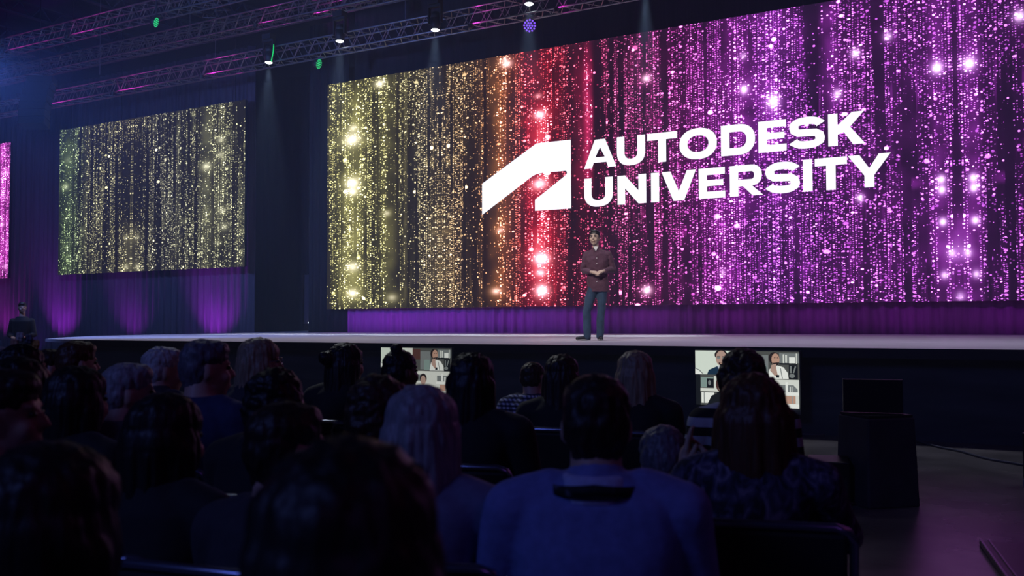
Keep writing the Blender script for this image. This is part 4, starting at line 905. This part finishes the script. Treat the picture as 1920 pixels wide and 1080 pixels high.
# ------------------------------------------------------------------ presenter on the stage
def presenter():
    p = on_z(1112, 638.5, STAGE_Z); d = Vector((p.x, p.y, 0)); rz = math.atan2(d.y, d.x) - PI / 2
    t = thing('presenter', 'smiling man in a plum shirt and jeans standing on the stage with hands together', 'person', p, rz)
    K = .984
    V = lambda x, y, z: Vector((x * K, y * K, z * K + .0))
    Hm = Euler((R(2), 0, R(180 - 16)), 'XYZ').to_matrix()
    Hc = V(.04, -.02, 1.785); HS = 1.13
    prims = head_prims(Hc, Hm, s=HS)
    nb = V(.055, .0, 1.62)
    prims += [('chain', [Hc + Hm @ Vector((0, -.03, -.05)), nb, V(.06, .01, 1.56)], [.056, .058, .068])]
    SH = {-1: V(-.105, .01, 1.50), 1: V(.265, .01, 1.50)}; EL = {-1: V(-.160, .03, 1.22), 1: V(.355, .03, 1.245)}; WR = {-1: V(-.02, -.20, 1.185), 1: V(.185, -.20, 1.20)}
    def torso(g): return [('loft', [(V(.09, .0, .93), .165 + g, .105 + g), (V(.09, .0, 1.05), .158 + g, .100 + g), (V(.085, .0, 1.22), .165 + g, .105 + g), (V(.08, .0, 1.38), .185 + g, .110 + g), (V(.08, .0, 1.49), .180 + g, .090 + g), (V(.07, .0, 1.55), .115 + g, .07 + g), (V(.06, .0, 1.585), .065 + g, .06 + g)])]
    prims += torso(-.008)
    for sx in (-1, 1):
        prims.append(('chain', [SH[sx], EL[sx], WR[sx]], [.050, .040, .026]))
    prims += hand(WR[-1], (.95, -.30, -.20), 1, (0, .55, -.8), .45, .98) 
    prims += hand(WR[1], (-.90, -.42, -.32), -1, (.0, .5, -.85), .55, .98)
    HP = {-1: V(.01, .0, .93), 1: V(.165, .0, .93)}; KN = {-1: V(-.105, -.03, .52), 1: V(.145, -.02, .52)}; AN = {-1: V(-.105, .03, .09), 1: V(.115, .0, .09)}
    for sx in (-1, 1): prims += [('chain', [HP[sx], KN[sx], AN[sx]], [.080, .052, .036])]
    prims += [('c', AN[-1] - Vector((0, 0, .03)), V(-.20, -.02, .035), .028, .02), ('c', AN[1] - Vector((0, 0, .03)), V(.125, -.08, .035), .028, .02)]
    vox('body', prims, .0055, mat('skin_presenter', (.50, .36, .29), .5, var=.05), t, 1)
    sm = cloth('plum', (.085, .030, .060), var=.2)
    pr = [('loft', [(V(.10, .0, .845), .192, .122), (V(.095, .0, .95), .186, .12), (V(.09, .0, 1.10), .178, .118), (V(.085, .0, 1.25), .180, .122), (V(.08, .0, 1.40), .196, .126), (V(.08, .0, 1.50), .186, .102), (V(.07, .0, 1.565), .12, .078), (V(.062, .0, 1.60), .072, .068)])]
    for sx in (-1, 1):
        pr += [('chain', [SH[sx].lerp(nb, .4) - Vector((0, 0, .02)), SH[sx], EL[sx], EL[sx].lerp(WR[sx], .82)], [.055, .070, .060, .043])]
    shirt_ = vox('shirt', pr, .007, sm, t, 2, (.014, 7, 9, 3.0))
    b = bmesh.new()
    for sx in (-1, 1):
        q = nb + Vector((0, -.045, -.035)); v = [b.verts.new(q + Vector(c)) for c in ((sx * .010, -.040, -.045), (sx * .062, -.012, .000), (sx * .066, .03, .035), (sx * .048, .0, .045), (sx * .022, -.032, .006))]; b.faces.new(v if sx > 0 else v[::-1])
    o = obj('collar', b, sm, shirt_); sd = o.modifiers.new('t', 'SOLIDIFY'); sd.thickness = .006
    b = bmesh.new(); v = [b.verts.new(nb + Vector(c)) for c in ((-.042, -.068, .02), (.042, -.068, .02), (.012, -.098, -.055), (-.008, -.098, -.055))]; b.faces.new(v); o = obj('undershirt', b, cloth('white', (.75, .75, .78)), t); sd = o.modifiers.new('t', 'SOLIDIFY'); sd.thickness = .006
    for z in (1.43, 1.335, 1.02):
        b = bmesh.new(); ell(b, V(.072, -.131 if z > 1.1 else -.128, z), (.0085, .006, .0085), None, 10); obj('button', b, cloth('white', (.7, .7, .7)), shirt_, True)
    pr = [('loft', [(V(.09, .0, .84), .150, .105), (V(.09, .0, .96), .160, .105)])]
    for sx in (-1, 1): pr += [('chain', [HP[sx], KN[sx], V(AN[sx].x / K, AN[sx].y / K, .07)], [.098, .072, .062])]
    vox('jeans', pr, .009, cloth('denim', (.022, .050, .105), var=.3, scale=12), t, 2, (.010, 9, 6, 8.0))
    for sx, toe in ((-1, V(-.27, -.05, .035)), (1, V(.145, -.16, .035))):
        a = V(AN[sx].x / K, AN[sx].y / K + .02, .045); a2 = a.lerp(toe, -.15)
        shoe_ = vox('shoe', [('c', a2, toe, .044, .034), ('c', a2 + Vector((0, 0, .03)), a2.lerp(toe, .45), .04, .036)], .006, mat('shoe_navy', (.018, .016, .022), .5), t, 1)
        b = bmesh.new(); dv = (toe - a2); q_ = Matrix.Translation((a2.x, a2.y, .012)) @ Matrix.Rotation(math.atan2(dv.y, dv.x), 4, 'Z'); ell(b, (dv.length / 2, 0, 0), (dv.length / 2 + .048, .046, .0115), None, 18); bmesh.ops.transform(b, matrix=q_, verts=b.verts); obj('sole', b, mat('sole_white', (.65, .63, .65), .6), shoe_, True)
    f = lambda x, y, z: Hc + Hm @ Vector((x, y, z)) * HS; e = Hm.to_euler()
    vox('hair', [(a_, b_, tuple(v * HS for v in c_), d_) for a_, b_, c_, d_ in [('e', f(0, -.014, .064), (.080, .088, .074), e), ('e', f(0, -.038, .014), (.078, .068, .085), e), ('e', f(0, .024, .100), (.060, .050, .030), e), ('e', f(.025, .040, .112), (.035, .030, .018), e), ('e', f(.066, .0, .02), (.012, .03, .03), e), ('e', f(-.066, .0, .02), (.012, .03, .03), e)]], .005, hairm('black'), t, 2, (.002, 60, 30, 2.0))
    for sx in (-1, 1):
        b = bmesh.new(); ell(b, f(sx * .030, .082, .014), (.012, .008, .0055), e, 10); obj('eye', b, mat('eye_dark', (.04, .03, .03), .2), t, True)
        b = bmesh.new(); pathtube(b, [f(sx * .014, .091, .032), f(sx * .030, .093, .039), f(sx * .047, .082, .033)], .0042, 6); obj('eyebrow', b, hairm('black'), t, True)
    b = bmesh.new(); pathtube(b, [f(-.027, .089, -.050), f(-.013, .096, -.058), f(0, .098, -.060), f(.013, .096, -.058), f(.027, .089, -.050)], .0048, 6); obj('mouth', b, mat('lips', (.20, .07, .06), .5), t, True)
    return t
presenter()

# person with a headset standing in the dark left of the stage
def standing_dark():
    p = at(42, 566, 19.5); hT = p.z; base = Vector((p.x, p.y, 0))
    t = thing('person', 'dark standing crew member in black at the far left beyond the stage end', 'person', base, R(40))
    z0 = max(0.0, hT - 1.78)
    b = bmesh.new(); box(b, -.5, .5, -.5, .5, 0, max(z0, .02)); o = obj('riser', b, MATS['black_wall']); o.location = base; o.rotation_euler = (0, 0, R(40)); tag(o, 'black riser under the standing crew member at the far left', 'riser')
    Hm = Euler((0, 0, R(200)), 'XYZ').to_matrix(); Hc = Vector((0, 0, z0 + 1.655)); z = lambda v: z0 + v
    pr = head_prims(Hc, Hm) + [('chain', [Hc + Vector((0, .02, -.05)), (0, 0, z(1.45))], [.055, .06]), ('loft', [((0, 0, z(.9)), .15, .1), ((0, 0, z(1.1)), .14, .1), ((0, 0, z(1.38)), .18, .10), ((0, 0, z(1.46)), .08, .06)])]
    for s in (-1, 1): pr += [('chain', [(s * .18, 0, z(1.38)), (s * .24, .0, z(1.1)), (s * .12, -.2, z(1.05))], [.05, .04, .026])] + hand((s * .12, -.2, z(1.05)), (-s * .4, -.8, 0), -s, (0, 0, -1), .6) + [('chain', [(s * .09, 0, z(.88)), (s * .1, 0, z(.48)), (s * .1, 0, z(.08)), (s * .1, -.12, z(.03))], [.08, .055, .035, .028])]
    vox('body', pr, .012, skin('tan'), t, 1)
    sh = [('loft', [((0, 0, z(.88)), .17, .12), ((0, 0, z(1.1)), .16, .12), ((0, 0, z(1.38)), .20, .12), ((0, 0, z(1.48)), .09, .075)])]
    for s in (-1, 1): sh += [('chain', [(s * .18, 0, z(1.38)), (s * .24, .0, z(1.1)), (s * .14, -.17, z(1.06))], [.065, .052, .038])]
    vox('jacket', sh, .012, blk, t, 1)
    vox('trousers', [('chain', [(s * .09, 0, z(.9)), (s * .1, 0, z(.48)), (s * .1, 0, z(.08))], [.1, .07, .055]) for s in (-1, 1)], .012, blk, t, 1)
    vox('hair', hair_prims('short', Hc, Hm), .008, hairm('black'), t, 1)
    for s in (-1, 1): vox('shoe', [('c', (s * .1, .03, z(.04)), (s * .1, -.16, z(.035)), .042, .035)], .008, MATS['shoe_black'], t, 1)
standing_dark()
